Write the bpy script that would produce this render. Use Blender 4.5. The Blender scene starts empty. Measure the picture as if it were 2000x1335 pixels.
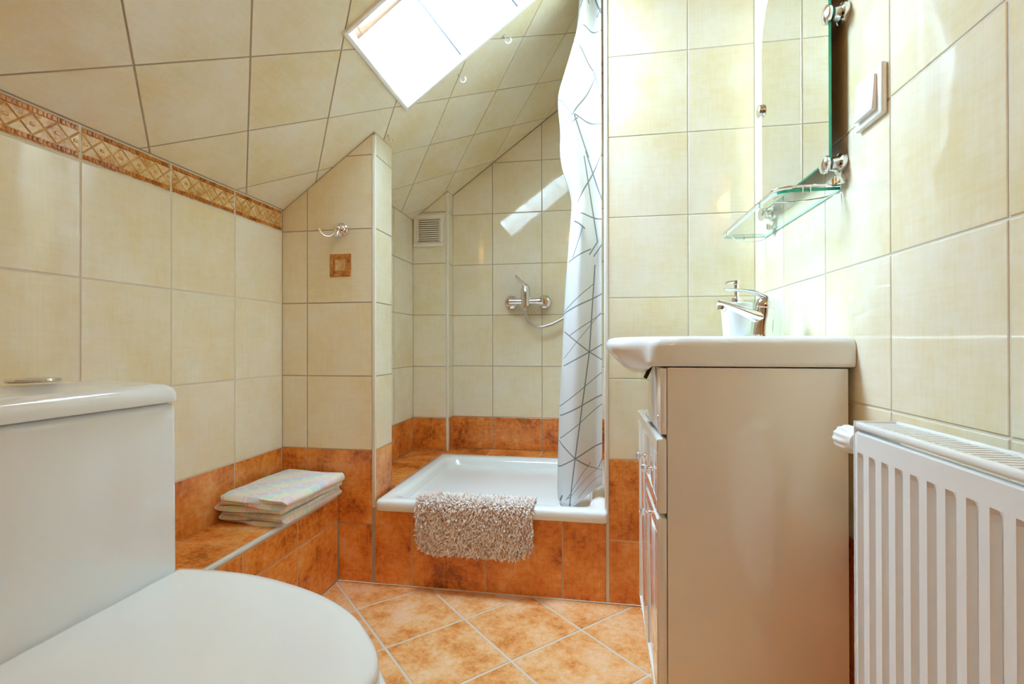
import bpy, bmesh, math, random
import numpy as np
from mathutils import Vector, Matrix
random.seed(7); np.random.seed(7)
scene = bpy.context.scene
COL = scene.collection

# ------------------------------------------------------------------ camera, sky, exposure
cam_d = bpy.data.cameras.new('camera'); cam = bpy.data.objects.new('camera', cam_d); COL.objects.link(cam)
F_PX = 974.53
cam_d.sensor_width = 36.0; cam_d.lens = F_PX / 2000 * 36.0; cam_d.clip_start = 0.02
YAW, PITCH, ROLL, CAM_Z = 0.17, 0.0041, -0.0015, 0.806
_f = Vector((-math.sin(YAW) * math.cos(PITCH), math.cos(YAW) * math.cos(PITCH), math.sin(PITCH)))
_r = Vector((math.cos(YAW), math.sin(YAW), 0)); _u = _r.cross(_f)
_r2 = _r * math.cos(ROLL) + _u * math.sin(ROLL); _u2 = _u * math.cos(ROLL) - _r * math.sin(ROLL)
cam.matrix_world = Matrix(((_r2.x, _u2.x, -_f.x, 0), (_r2.y, _u2.y, -_f.y, 0), (_r2.z, _u2.z, -_f.z, CAM_Z), (0, 0, 0, 1)))
scene.camera = cam

world = bpy.data.worlds.new('sky'); scene.world = world; world.use_nodes = True
bg = world.node_tree.nodes['Background']
bg.inputs['Color'].default_value = (0.575, 0.80, 1.0, 1); bg.inputs['Strength'].default_value = 30.0

# slope of the roof: t runs up the slope, n points out of the room
XL, XR, YB = -1.0845, 0.461, 1.581
ALPHA = math.radians(36.344); CA, SA = math.cos(ALPHA), math.sin(ALPHA)
ZEAVE = 1.274
def slope(t, y, n=0.0): return Vector((XL + t * CA - n * SA, y, ZEAVE + t * SA + n * CA))
def ceil_z(x): return ZEAVE + (x - XL) * SA / CA
# roof window opening (inside faces of the reveal)
T0, T1, Y0, Y1, REV = 0.562, 1.17, 1.190, 1.592, 0.30

portal_d = bpy.data.lights.new('roof_window_portal', 'AREA'); portal_d.shape = 'RECTANGLE'
portal_d.size = T1 - T0 + .04; portal_d.size_y = Y1 - Y0 + .04; portal_d.cycles.is_portal = True
portal = bpy.data.objects.new('roof_window_portal', portal_d); COL.objects.link(portal)
_c = slope((T0 + T1) / 2, (Y0 + Y1) / 2, REV + .10)
portal.matrix_world = Matrix(((CA, 0, -SA, _c.x), (0, 1, 0, _c.y), (SA, 0, CA, _c.z), (0, 0, 0, 1)))

scene.view_settings.view_transform = 'Standard'; scene.view_settings.look = 'None'
scene.view_settings.exposure = 1.45; scene.view_settings.gamma = 1.0; scene.view_settings.use_curve_mapping = False
cy = scene.cycles
cy.max_bounces = 12; cy.diffuse_bounces = 8; cy.glossy_bounces = 6; cy.transmission_bounces = 8; cy.transparent_max_bounces = 12
cy.caustics_reflective = False; cy.caustics_refractive = False; cy.sample_clamp_indirect = 12.0
cy.use_denoising = True

# ------------------------------------------------------------------ materials
def new_mat(name):
    m = bpy.data.materials.new(name); m.use_nodes = True
    nt = m.node_tree; b = nt.nodes['Principled BSDF']
    return m, nt, b
def node(nt, typ, **kw):
    n = nt.nodes.new(typ)
    for k, v in kw.items():
        if k.startswith('in_'): n.inputs[int(k[3:])].default_value = v
        else: setattr(n, k, v)
    return n
def L(nt, a, b): nt.links.new(a, b)
def plain(name, col, rough=.4, metal=0.0, spec=.5, coat=0.0, bump=0.0, bscale=200):
    m, nt, b = new_mat(name)
    b.inputs['Base Color'].default_value = (*col, 1); b.inputs['Roughness'].default_value = rough
    b.inputs['Metallic'].default_value = metal; b.inputs['Specular IOR Level'].default_value = spec
    b.inputs['Coat Weight'].default_value = coat; b.inputs['Coat Roughness'].default_value = .03
    # faint unevenness so that no surface is a flat fill
    tc = node(nt, 'ShaderNodeNewGeometry'); nz = node(nt, 'ShaderNodeTexNoise'); nz.inputs['Scale'].default_value = bscale
    L(nt, tc.outputs['Position'], nz.inputs['Vector'])
    mr = node(nt, 'ShaderNodeMapRange'); mr.inputs['To Min'].default_value = max(0, rough - .02); mr.inputs['To Max'].default_value = rough + .02
    L(nt, nz.outputs['Fac'], mr.inputs['Value']); L(nt, mr.outputs['Result'], b.inputs['Roughness'])
    if bump:
        bp = node(nt, 'ShaderNodeBump'); bp.inputs['Strength'].default_value = bump; bp.inputs['Distance'].default_value = .001
        L(nt, nz.outputs['Fac'], bp.inputs['Height']); L(nt, bp.outputs['Normal'], b.inputs['Normal'])
    return m
def tile_mat(name, cols, pos, streak=(.5, .5), rough=.1, blotch=5.0, wave=.03, fine=40.0, spec=.5, fine_amt=.35, streak_amt=.35):
    """Glazed tile: cloudy blotches, brushed streaks along and across, and a different piece of the pattern on every tile."""
    m, nt, b = new_mat(name)
    g = node(nt, 'ShaderNodeNewGeometry'); oi = node(nt, 'ShaderNodeObjectInfo')
    mul = node(nt, 'ShaderNodeMath', operation='MULTIPLY', in_1=37.0); L(nt, oi.outputs['Random'], mul.inputs[0])
    add = node(nt, 'ShaderNodeVectorMath', operation='ADD'); L(nt, g.outputs['Position'], add.inputs[0]); L(nt, mul.outputs[0], add.inputs[1])
    n1 = node(nt, 'ShaderNodeTexNoise'); n1.inputs['Scale'].default_value = blotch; n1.inputs['Detail'].default_value = 5; n1.inputs['Roughness'].default_value = .6
    L(nt, add.outputs[0], n1.inputs['Vector'])
    n2 = node(nt, 'ShaderNodeTexNoise'); n2.inputs['Scale'].default_value = fine; n2.inputs['Detail'].default_value = 6; n2.inputs['Roughness'].default_value = .75
    L(nt, add.outputs[0], n2.inputs['Vector'])
    sv = node(nt, 'ShaderNodeVectorMath', operation='MULTIPLY'); sv.inputs[1].default_value = (14, 14, 170); L(nt, add.outputs[0], sv.inputs[0])
    n3 = node(nt, 'ShaderNodeTexNoise'); n3.inputs['Scale'].default_value = 1; n3.inputs['Detail'].default_value = 3; L(nt, sv.outputs[0], n3.inputs['Vector'])
    sw = node(nt, 'ShaderNodeVectorMath', operation='MULTIPLY'); sw.inputs[1].default_value = (170, 170, 11); L(nt, add.outputs[0], sw.inputs[0])
    n4 = node(nt, 'ShaderNodeTexNoise'); n4.inputs['Scale'].default_value = 1; n4.inputs['Detail'].default_value = 3; L(nt, sw.outputs[0], n4.inputs['Vector'])
    st = node(nt, 'ShaderNodeMath', operation='ADD'); L(nt, n3.outputs['Fac'], st.inputs[0]); L(nt, n4.outputs['Fac'], st.inputs[1])
    a1 = node(nt, 'ShaderNodeMath', operation='MULTIPLY_ADD', in_1=streak_amt * .5, in_2=-.25 * streak_amt * 2); L(nt, st.outputs[0], a1.inputs[0])
    a2 = node(nt, 'ShaderNodeMath', operation='MULTIPLY_ADD', in_1=fine_amt, in_2=-.5 * fine_amt); L(nt, n2.outputs['Fac'], a2.inputs[0])
    s1 = node(nt, 'ShaderNodeMath', operation='ADD'); L(nt, a1.outputs[0], s1.inputs[0]); L(nt, a2.outputs[0], s1.inputs[1])
    s2 = node(nt, 'ShaderNodeMath', operation='ADD'); L(nt, s1.outputs[0], s2.inputs[0]); L(nt, n1.outputs['Fac'], s2.inputs[1])
    cr = node(nt, 'ShaderNodeValToRGB'); e = cr.color_ramp.elements
    while len(e) < len(cols): e.new(.5)
    for i, (p, c) in enumerate(zip(pos, cols)): e[i].position = p; e[i].color = (*c, 1)
    L(nt, s2.outputs[0], cr.inputs['Fac']); L(nt, cr.outputs['Color'], b.inputs['Base Color'])
    b.inputs['Roughness'].default_value = rough; b.inputs['Specular IOR Level'].default_value = spec
    n5 = node(nt, 'ShaderNodeTexNoise'); n5.inputs['Scale'].default_value = 11; L(nt, add.outputs[0], n5.inputs['Vector'])
    hs = node(nt, 'ShaderNodeMath', operation='MULTIPLY_ADD', in_1=.02); L(nt, s1.outputs[0], hs.inputs[0]); L(nt, n5.outputs['Fac'], hs.inputs[2])
    bp = node(nt, 'ShaderNodeBump'); bp.inputs['Strength'].default_value = wave; bp.inputs['Distance'].default_value = .02
    L(nt, hs.outputs[0], bp.inputs['Height']); L(nt, bp.outputs['Normal'], b.inputs['Normal'])
    return m
CREAM = tile_mat('cream_tile', [(.79, .68, .42), (.82, .742, .55), (.85, .805, .68)], [.30, .48, .68], rough=.05, blotch=4.5, wave=.02, spec=.65, streak_amt=.5)
ORANGE = tile_mat('terracotta_tile', [(.32, .085, .016), (.68, .20, .032), (.80, .31, .065), (.85, .46, .18)], [.28, .43, .58, .75], rough=.20, blotch=7, wave=.03, fine=60, fine_amt=.75, streak_amt=.28)
FLOORT = tile_mat('floor_tile', [(.62, .22, .05), (.78, .37, .13), (.82, .49, .24), (.85, .60, .40)], [.30, .44, .56, .72], rough=.24, blotch=9, wave=.05, fine=60, fine_amt=.6, streak_amt=.3)
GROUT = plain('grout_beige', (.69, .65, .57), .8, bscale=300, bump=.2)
GROUT_SHADE = plain('grout_shaded', (.43, .36, .26), .8, bscale=300, bump=.2)  # wall grout with the niche and partition shade painted into its colour
GROUT_F = plain('grout_floor', (.66, .56, .44), .8, bscale=300, bump=.2)
GROUT_O = plain('grout_terracotta', (.62, .40, .25), .8, bscale=300, bump=.2)
BEAD = plain('corner_bead_plastic', (.80, .77, .68), .3)
BEADG = plain('bench_edge_plastic', (.66, .66, .63), .3)
PLASTER = plain('plaster', (.75, .72, .66), .8)
CERAMIC = plain('white_ceramic', (.815, .84, .855), .06, coat=.3)
ENAMEL = plain('white_enamel', (.82, .85, .865), .10)
PLAST = plain('white_plastic', (.84, .83, .80), .28)
IVORY = plain('ivory_plastic', (.82, .78, .68), .38)
CHROME = plain('chrome', (.80, .80, .82), .05, metal=1.0)
STEEL = plain('brushed_steel', (.62, .62, .62), .3, metal=1.0)
LACQ = plain('white_lacquer', (.82, .81, .79), .05, coat=1.0)
RADW = plain('radiator_paint', (.82, .84, .845), .25)
DARK = plain('dark_gap', (.03, .025, .02), .6)
PINE = None
def wood(name, c1, c2, rough=.35):
    m, nt, b = new_mat(name); g = node(nt, 'ShaderNodeNewGeometry')
    v = node(nt, 'ShaderNodeVectorMath', operation='MULTIPLY'); v.inputs[1].default_value = (5, 60, 60); L(nt, g.outputs['Position'], v.inputs[0])
    n = node(nt, 'ShaderNodeTexNoise'); n.inputs['Scale'].default_value = 1.5; n.inputs['Detail'].default_value = 4; L(nt, v.outputs[0], n.inputs['Vector'])
    r = node(nt, 'ShaderNodeValToRGB'); r.color_ramp.elements[0].position = .35; r.color_ramp.elements[1].position = .7
    r.color_ramp.elements[0].color = (*c1, 1); r.color_ramp.elements[1].color = (*c2, 1)
    L(nt, n.outputs['Fac'], r.inputs['Fac']); L(nt, r.outputs['Color'], b.inputs['Base Color']); b.inputs['Roughness'].default_value = rough
    return m
PINE = wood('pine_wood', (.085, .034, .008), (.13, .055, .014))
DOORW = wood('brown_wood', (.16, .06, .02), (.26, .11, .04))
def glass_mat(name, tint, refl=1.0, edge=None):
    """Sheet glass: clear with a Fresnel mirror on top, so daylight passes straight through."""
    m, nt, b = new_mat(name); nt.nodes.remove(b)
    out = nt.nodes['Material Output']
    tr = node(nt, 'ShaderNodeBsdfTransparent'); tr.inputs['Color'].default_value = (*tint, 1)
    gl = node(nt, 'ShaderNodeBsdfGlossy'); gl.inputs['Roughness'].default_value = .01
    fr = node(nt, 'ShaderNodeFresnel'); fr.inputs['IOR'].default_value = 1.5
    mx = node(nt, 'ShaderNodeMixShader'); L(nt, fr.outputs[0], mx.inputs[0]); L(nt, tr.outputs[0], mx.inputs[1]); L(nt, gl.outputs[0], mx.inputs[2])
    L(nt, mx.outputs[0], out.inputs['Surface'])
    gg = node(nt, 'ShaderNodeNewGeometry'); iv = node(nt, 'ShaderNodeMath', operation='SUBTRACT', in_0=1.0); L(nt, gg.outputs['Backfacing'], iv.inputs[1])
    ml = node(nt, 'ShaderNodeMath', operation='MULTIPLY'); L(nt, fr.outputs[0], ml.inputs[0]); L(nt, iv.outputs[0], ml.inputs[1]); L(nt, ml.outputs[0], mx.inputs[0])
    return m
GLASS = glass_mat('clear_glass', (.97, .985, .98))
SHELFG = glass_mat('shelf_glass', (.93, .97, .955))
EDGEG = plain('green_glass_edge', (.03, .50, .36), .08)
MIRROR = plain('mirror_silver', (.90, .92, .90), .005, metal=1.0)
MIRROR.node_tree.nodes['Map Range'].inputs['To Max'].default_value = .006; MIRROR.node_tree.nodes['Map Range'].inputs['To Min'].default_value = .004

# ------------------------------------------------------------------ mesh helpers
def tag(o, label=None, cat=None, group=None, kind=None):
    if label: o['label'] = label
    if cat: o['category'] = cat
    if group: o['group'] = group
    if kind: o['kind'] = kind
    return o
def link(name, me, mat=None, parent=None, mats=None):
    o = bpy.data.objects.new(name, me); COL.objects.link(o)
    if mat is not None and not me.materials: me.materials.append(mat)
    if mats:
        for m in mats: me.materials.append(m)
    if parent is not None: o.parent = parent
    return o
def mesh(name, verts, faces, smooth=False, uvs=None):
    me = bpy.data.meshes.new(name); me.from_pydata([tuple(v) for v in verts], [], faces); me.update()
    bm = bmesh.new(); bm.from_mesh(me); bmesh.ops.recalc_face_normals(bm, faces=bm.faces); bm.to_mesh(me); bm.free()
    if smooth: me.polygons.foreach_set('use_smooth', [True] * len(me.polygons))
    return me
def from_bm(name, bm, smooth=False):
    me = bpy.data.meshes.new(name); bmesh.ops.recalc_face_normals(bm, faces=bm.faces); bm.to_mesh(me); bm.free()
    if smooth:
        me.polygons.foreach_set('use_smooth', [True] * len(me.polygons))
        try: me.set_sharp_from_angle(angle=math.radians(35))
        except Exception: pass
    return me
def empty(name, loc=(0, 0, 0)):
    o = bpy.data.objects.new(name, None); COL.objects.link(o); o.location = loc; o.empty_display_size = .05
    return o
def bm_box(bm, x0, x1, y0, y1, z0, z1, bev=0.0, seg=2):
    vs = [bm.verts.new((x, y, z)) for x in (x0, x1) for y in (y0, y1) for z in (z0, z1)]
    fs = [(0, 1, 3, 2), (4, 6, 7, 5), (0, 4, 5, 1), (2, 3, 7, 6), (0, 2, 6, 4), (1, 5, 7, 3)]
    faces = [bm.faces.new([vs[i] for i in f]) for f in fs]
    if bev:
        edges = list({e for f in faces for e in f.edges})
        bmesh.ops.bevel(bm, geom=edges, offset=bev, segments=seg, affect='EDGES', profile=.5)
    return bm
def box(name, x0, x1, y0, y1, z0, z1, mat, parent=None, bev=0.0, seg=2):
    bm = bmesh.new(); bm_box(bm, x0, x1, y0, y1, z0, z1, bev, seg)
    return link(name, from_bm(name, bm, smooth=bev > 0), mat, parent)
def world_parent(o, parent):                       # parts are modelled in world space: keep them there
    o.parent = parent
    o.matrix_parent_inverse = Matrix.Translation(-Vector(parent.location)) if parent.type == 'EMPTY' else Matrix()
    return o
def tube_data(pts, rad, seg=12, cap=True):
    pts = [Vector(p) for p in pts]; n = len(pts)
    if not hasattr(rad, '__len__'): rad = [rad] * n
    vs, fs = [], []
    t_prev = (pts[1] - pts[0]).normalized()
    a = Vector((0, 0, 1)) if abs(t_prev.z) < .9 else Vector((1, 0, 0))
    nrm = (a - t_prev * a.dot(t_prev)).normalized()
    for i, p in enumerate(pts):
        t = (pts[min(i + 1, n - 1)] - pts[max(i - 1, 0)]).normalized()
        nrm = (nrm - t * nrm.dot(t)).normalized(); bn = t.cross(nrm)
        r = rad[i]; ra, rb = (r if hasattr(r, '__len__') else (r, r))
        for k in range(seg):
            th = 2 * math.pi * k / seg
            vs.append(p + nrm * (ra * math.cos(th)) + bn * (rb * math.sin(th)))
    for i in range(n - 1):
        for k in range(seg):
            fs.append((i * seg + k, i * seg + (k + 1) % seg, (i + 1) * seg + (k + 1) % seg, (i + 1) * seg + k))
    if cap: fs += [tuple(range(seg)), tuple((n - 1) * seg + k for k in range(seg))]
    return vs, fs
def spline(pts, n=8):
    """Catmull-Rom through pts (tuples of any length)."""
    P = [np.array(p, float) for p in pts]; P = [2 * P[0] - P[1]] + P + [2 * P[-1] - P[-2]]; out = []
    for i in range(1, len(P) - 2):
        for k in range(n):
            t = k / n
            out.append(.5 * ((2 * P[i]) + (P[i + 1] - P[i - 1]) * t + (2 * P[i - 1] - 5 * P[i] + 4 * P[i + 1] - P[i + 2]) * t ** 2 + (3 * P[i] - P[i - 1] - 3 * P[i + 1] + P[i + 2]) * t ** 3))
    out.append(P[-2]); return out
def sharp(me, ang=35):
    me.polygons.foreach_set('use_smooth', [True] * len(me.polygons))
    try: me.set_sharp_from_angle(angle=math.radians(ang))
    except Exception: pass
    return me
def tube(name, pts, rad, mat, parent=None, seg=12):
    v, f = tube_data(pts, rad, seg); me = mesh(name, v, f); sharp(me, 50)
    return link(name, me, mat, parent)
def lathe(name, prof, origin, axis, mat, parent=None, seg=28):
    """prof: (radius, height along axis)."""
    ax = Vector(axis).normalized(); a = Vector((0, 0, 1)) if abs(ax.z) < .9 else Vector((1, 0, 0))
    u = (a - ax * a.dot(ax)).normalized(); w = ax.cross(u); O = Vector(origin)
    vs, fs = [], []
    for r, h in prof:
        for k in range(seg):
            th = 2 * math.pi * k / seg; vs.append(O + ax * h + u * (r * math.cos(th)) + w * (r * math.sin(th)))
    for i in range(len(prof) - 1):
        for k in range(seg): fs.append((i * seg + k, i * seg + (k + 1) % seg, (i + 1) * seg + (k + 1) % seg, (i + 1) * seg + k))
    fs += [tuple(range(seg)), tuple((len(prof) - 1) * seg + k for k in range(seg))]
    me = mesh(name, vs, fs); sharp(me, 40)
    return link(name, me, mat, parent)
def loft(name, rings, mat, parent=None, cap0=True, cap1=True, ang=40):
    n = len(rings[0]); vs = [p for r in rings for p in r]; fs = []
    for i in range(len(rings) - 1):
        for k in range(n): fs.append((i * n + k, i * n + (k + 1) % n, (i + 1) * n + (k + 1) % n, (i + 1) * n + k))
    if cap0: fs.append(tuple(range(n)))
    if cap1: fs.append(tuple((len(rings) - 1) * n + k for k in range(n)))
    me = mesh(name, vs, fs); sharp(me, ang)
    return link(name, me, mat, parent)

# ------------------------------------------------------------------ tiles
class Frame:
    def __init__(s, O, U, V): s.O, s.U, s.V = Vector(O), Vector(U), Vector(V); s.N = s.U.cross(s.V)
    def p(s, u, v, n=0): return s.O + s.U * u + s.V * v + s.N * n
    def mat(s, u, v):
        c = s.p(u, v)
        return Matrix(((s.U.x, s.V.x, s.N.x, c.x), (s.U.y, s.V.y, s.N.y, c.y), (s.U.z, s.V.z, s.N.z, c.z), (0, 0, 0, 1)))
def clip_half(poly, a, b, c):                      # keep a*u+b*v <= c
    out = []
    for i in range(len(poly)):
        p, q = poly[i], poly[(i + 1) % len(poly)]; dp, dq = a * p[0] + b * p[1] - c, a * q[0] + b * q[1] - c
        if dp <= 0: out.append(p)
        if (dp < 0 < dq) or (dq < 0 < dp):
            t = dp / (dp - dq); out.append((p[0] + t * (q[0] - p[0]), p[1] + t * (q[1] - p[1])))
    return out
def clean(poly):
    out = []
    for p in poly:
        if not out or math.hypot(p[0] - out[-1][0], p[1] - out[-1][1]) > 1e-4: out.append(p)
    if len(out) > 1 and math.hypot(out[0][0] - out[-1][0], out[0][1] - out[-1][1]) < 1e-4: out.pop()
    return out
def area(poly): return .5 * sum(poly[i][0] * poly[(i + 1) % len(poly)][1] - poly[(i + 1) % len(poly)][0] * poly[i][1] for i in range(len(poly)))
def clip_convex(poly, region):
    """region: convex, counter-clockwise."""
    for i in range(len(region)):
        p, q = region[i], region[(i + 1) % len(region)]; a, b = q[1] - p[1], -(q[0] - p[0])
        poly = clip_half(poly, a, b, a * p[0] + b * p[1])
        if len(poly) < 3: return []
    return clean(poly)
def inset(poly, d):
    n = len(poly); res = []
    for i in range(n):
        p0, p1, p2 = poly[i - 1], poly[i], poly[(i + 1) % n]
        e1 = np.array(p1) - np.array(p0); e2 = np.array(p2) - np.array(p1); e1 /= np.linalg.norm(e1); e2 /= np.linalg.norm(e2)
        n1, n2 = np.array((-e1[1], e1[0])), np.array((-e2[1], e2[0])); k = 1 + n1 @ n2
        if k < .05: return None
        res.append(tuple(np.array(p1) + d * (n1 + n2) / k))
    return res if area(res) > 1e-6 else None
CACHE = {}
def tile(parent, fr, poly, mat, name='tile', thick=.006, cham=.0012, drop=.0007):
    poly = clean(poly)
    if len(poly) < 3 or area(poly) < 8e-5: return None
    cu, cv = sum(p[0] for p in poly) / len(poly), sum(p[1] for p in poly) / len(poly)
    loc = [(round(p[0] - cu, 4), round(p[1] - cv, 4)) for p in poly]
    key = (tuple(loc), mat.name, name)
    me = CACHE.get(key)
    if me is None:
        n = len(loc); ins = inset(loc, cham)
        if ins is None: ins, dz = loc, 0
        else: dz = drop
        vs = [(x, y, 0) for x, y in ins] + [(x, y, -dz - 1e-5) for x, y in loc] + [(x, y, -thick) for x, y in loc]
        fs = [tuple(range(n))] + [(k, n + k, n + (k + 1) % n, (k + 1) % n) for k in range(n)] + [(n + k, 2 * n + k, 2 * n + (k + 1) % n, n + (k + 1) % n) for k in range(n)]
        me = bpy.data.meshes.new(name); me.from_pydata(vs, [], fs); me.update(); me.materials.append(mat)
        bm = bmesh.new(); bm.from_mesh(me); bmesh.ops.recalc_face_normals(bm, faces=bm.faces)
        if bm.faces[0] and bm.faces[:][0].normal.z < 0: bmesh.ops.reverse_faces(bm, faces=bm.faces[:])
        bm.to_mesh(me); bm.free(); CACHE[key] = me
    o = bpy.data.objects.new(name, me); COL.objects.link(o); o.parent = parent; o.matrix_local = fr.mat(cu, cv)
    return o
def grid_tiles(parent, fr, region, us, vs, mat_of, gap=.0035, name='tile'):
    for i in range(len(us) - 1):
        for j in range(len(vs) - 1):
            h = gap / 2
            r = [(us[i] + h, vs[j] + h), (us[i + 1] - h, vs[j] + h), (us[i + 1] - h, vs[j + 1] - h), (us[i] + h, vs[j + 1] - h)]
            p = clip_convex(r, region) if region else r
            if p: tile(parent, fr, p, mat_of(i, j) if callable(mat_of) else mat_of, name)
def slab(name, fr, poly, mat, n0=-.05, n1=-.0014, kind='structure', label=None, parent=None):
    n = len(poly); vs = [fr.p(u, v, n1) for u, v in poly] + [fr.p(u, v, n0) for u, v in poly]
    fs = [tuple(range(n)), tuple(range(2 * n - 1, n - 1, -1))] + [(k, n + k, n + (k + 1) % n, (k + 1) % n) for k in range(n)]
    o = link(name, mesh(name, vs, fs), mat, parent)
    return tag(o, label, kind=kind) if parent is None else o
YN = -1.10                                          # wall behind the camera
ZK = [0.0, .198, .448, .698, .948, 1.198, 1.448, 1.698, 1.948, 2.198, 2.448]
def by_row(i, j): return ORANGE if j < 2 else CREAM

# floor, laid on the diagonal
fr = Frame((0, 0, 0), (1, 0, 0), (0, 1, 0))
floor = slab('floor', fr, [(XL - .1, YN - .1), (XR + .1, YN - .1), (XR + .1, 2.5), (XL - .1, 2.5)], GROUT_F, -.08, -.0016, label='peach terracotta floor tiles laid diagonally')
R2 = math.sqrt(.5); frd = Frame((0, 0, 0), (R2, R2, 0), (R2 * -1, R2, 0))   # u=(x+y)/sqrt2, v=(y-x)/sqrt2
def rot_region(pts): return [((x + y) * R2, (y - x) * R2) for x, y in pts]
reg = rot_region([(-.872, YN), (XR, YN), (XR, YB - .001), (-.872, YB - .001)])
us = [.733 + .242 * k for k in range(-9, 6)]; vs_ = [1.280 + .238 * k for k in range(-11, 5)]
grid_tiles(floor, frd, reg, us, vs_, FLOORT, gap=.008)

# left wall with the moulded border strip under the slope
fl = Frame((XL, 0, 0), (0, 1, 0), (0, 0, 1))
wl = slab('wall_left', fl, [(YN - .1, -.05), (YB + .1, -.05), (YB + .1, ZEAVE + .03), (YN - .1, ZEAVE + .03)], GROUT, -.08, label='cream tiled low side wall under the sloping ceiling')
ys = [YB - .002 - .2295 * k for k in range(12)][::-1]
grid_tiles(wl, fl, None, ys, [.0, .198, .448, .698, .948, 1.1965], by_row)
BORD = tile_mat('border_relief', [(.48, .19, .04), (.66, .38, .12), (.76, .56, .27), (.82, .70, .46)], [.30, .42, .54, .72], rough=.16, blotch=22, wave=.12, fine=120, fine_amt=.6, streak_amt=.2)
BORDD = tile_mat('border_rope', [(.22, .06, .01), (.50, .18, .035), (.72, .36, .10)], [.32, .5, .7], rough=.14, blotch=30, wave=.2, fine=160, fine_amt=.8, streak_amt=.2)
BORDL = tile_mat('border_lattice', [(.55, .30, .10), (.74, .50, .22)], [.38, .62], rough=.15, blotch=40, wave=.1, fine=160)
def border_tile(y0, y1, z0, z1):
    o = tile(wl, fl, [(y0, z0), (y1, z0), (y1, z1), (y0, z1)], BORD, 'border_tile', thick=.006, cham=.002, drop=.0015)
    w, h = (y1 - y0), (z1 - z0)
    # roped bands along both edges
    bm = bmesh.new()
    for s in (-1, 1):
        k = 0; u = -w / 2 + .002
        while u < w / 2 - .004:
            l = .0085 + .002 * math.sin(k * 2.1); c = s * (h / 2 - .008)
            bm_box(bm, u, min(u + l, w / 2 - .002), c - .0055, c + .0055, -.001, .0022 + .0008 * math.sin(k * 3.7), .0016, 1); u += l + .0003; k += 1
    r = link('rope_band', from_bm('rope_band', bm), BORDD, o)
    # raised diamonds: crossing ridges between the bands and a small boss in each
    bm = bmesh.new(); hh = h / 2 - .0155; nd = 5; p = w / nd
    def ridge(a, b):
        a, b = Vector((*a, 0)), Vector((*b, 0)); d = (b - a).normalized(); q = Vector((-d.y, d.x, 0))
        v = [bm.verts.new(x) for x in (a + q * .0022, a - q * .0022, b - q * .0022, b + q * .0022, a + Vector((0, 0, .0022)), b + Vector((0, 0, .0022)))]
        bm.faces.new((v[0], v[4], v[5], v[3])); bm.faces.new((v[1], v[2], v[5], v[4]))
    for k in range(nd):
        x0 = -w / 2 + k * p; ridge((x0 + .001, -hh), (x0 + p - .001, hh)); ridge((x0 + .001, hh), (x0 + p - .001, -hh))
    for k in range(nd + 1):
        x = min(max(-w / 2 + k * p, -w / 2 + .008), w / 2 - .008)
        bm_box(bm, x - .005, x + .005, -.0035, .0035, -.001, .0018, .0012, 1)
    link('lattice', from_bm('lattice', bm), BORDL, o)
for a, b in zip(ys[:-1], ys[1:]):
    border_tile(a + .002, b - .002, 1.2, ZEAVE - .002)

# sloping ceiling with diagonal tiles round the roof window
fc = Frame((XL, 0, ZEAVE), (0, 1, 0), (CA, 0, SA))           # u = y, v = t, normal into the room
TT = (XR - XL) / CA + .02
hole = (Y0, Y1, T0, T1)
ce_v, ce_f = [], []
def quad_slab(u0, u1, v0, v1):
    b = len(ce_v)
    for n in (-.0014, -.06): ce_v.extend([fc.p(u0, v0, n), fc.p(u1, v0, n), fc.p(u1, v1, n), fc.p(u0, v1, n)])
    ce_f.extend([(b, b + 1, b + 2, b + 3), (b + 7, b + 6, b + 5, b + 4)] + [(b + k, b + 4 + k, b + 4 + (k + 1) % 4, b + (k + 1) % 4) for k in range(4)])
G = .0125
quad_slab(YN - .1, Y0 - G, -.08, TT + .1); quad_slab(Y1 + G, 2.5, -.08, TT + .1); quad_slab(Y0 - G, Y1 + G, -.08, T0 - G); quad_slab(Y0 - G, Y1 + G, T1 + G, TT + .1)
ceiling = tag(link('ceiling', mesh('ceiling', ce_v, ce_f), plain('grout_ceiling', (.40, .33, .24), .8)), 'sloping ceiling of cream tiles laid diagonally', kind='structure')
fcd = Frame((XL, 0, ZEAVE), Vector((0, 1, 0)) * R2 + Vector((CA, 0, SA)) * R2, Vector((CA, 0, SA)) * R2 - Vector((0, 1, 0)) * R2)   # u=(y+t)/r2, v=(t-y)/r2
def yt(p): return ((p[0] - p[1]) * R2, (p[0] + p[1]) * R2)     # back to (y, t)
regc = [((y + t) * R2, (t - y) * R2) for y, t in [(YN, .003), (2.402, .003), (2.402, TT - .03), (YN, TT - .03)]]
du = [.748 + .2412 * k for k in range(-8, 11)]; dv = [-.495 + .2295 * k for k in range(-11, 14)]
hy0, hy1, ht0, ht1 = Y0 - .004, Y1 + .004, T0 - .004, T1 + .004
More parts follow.
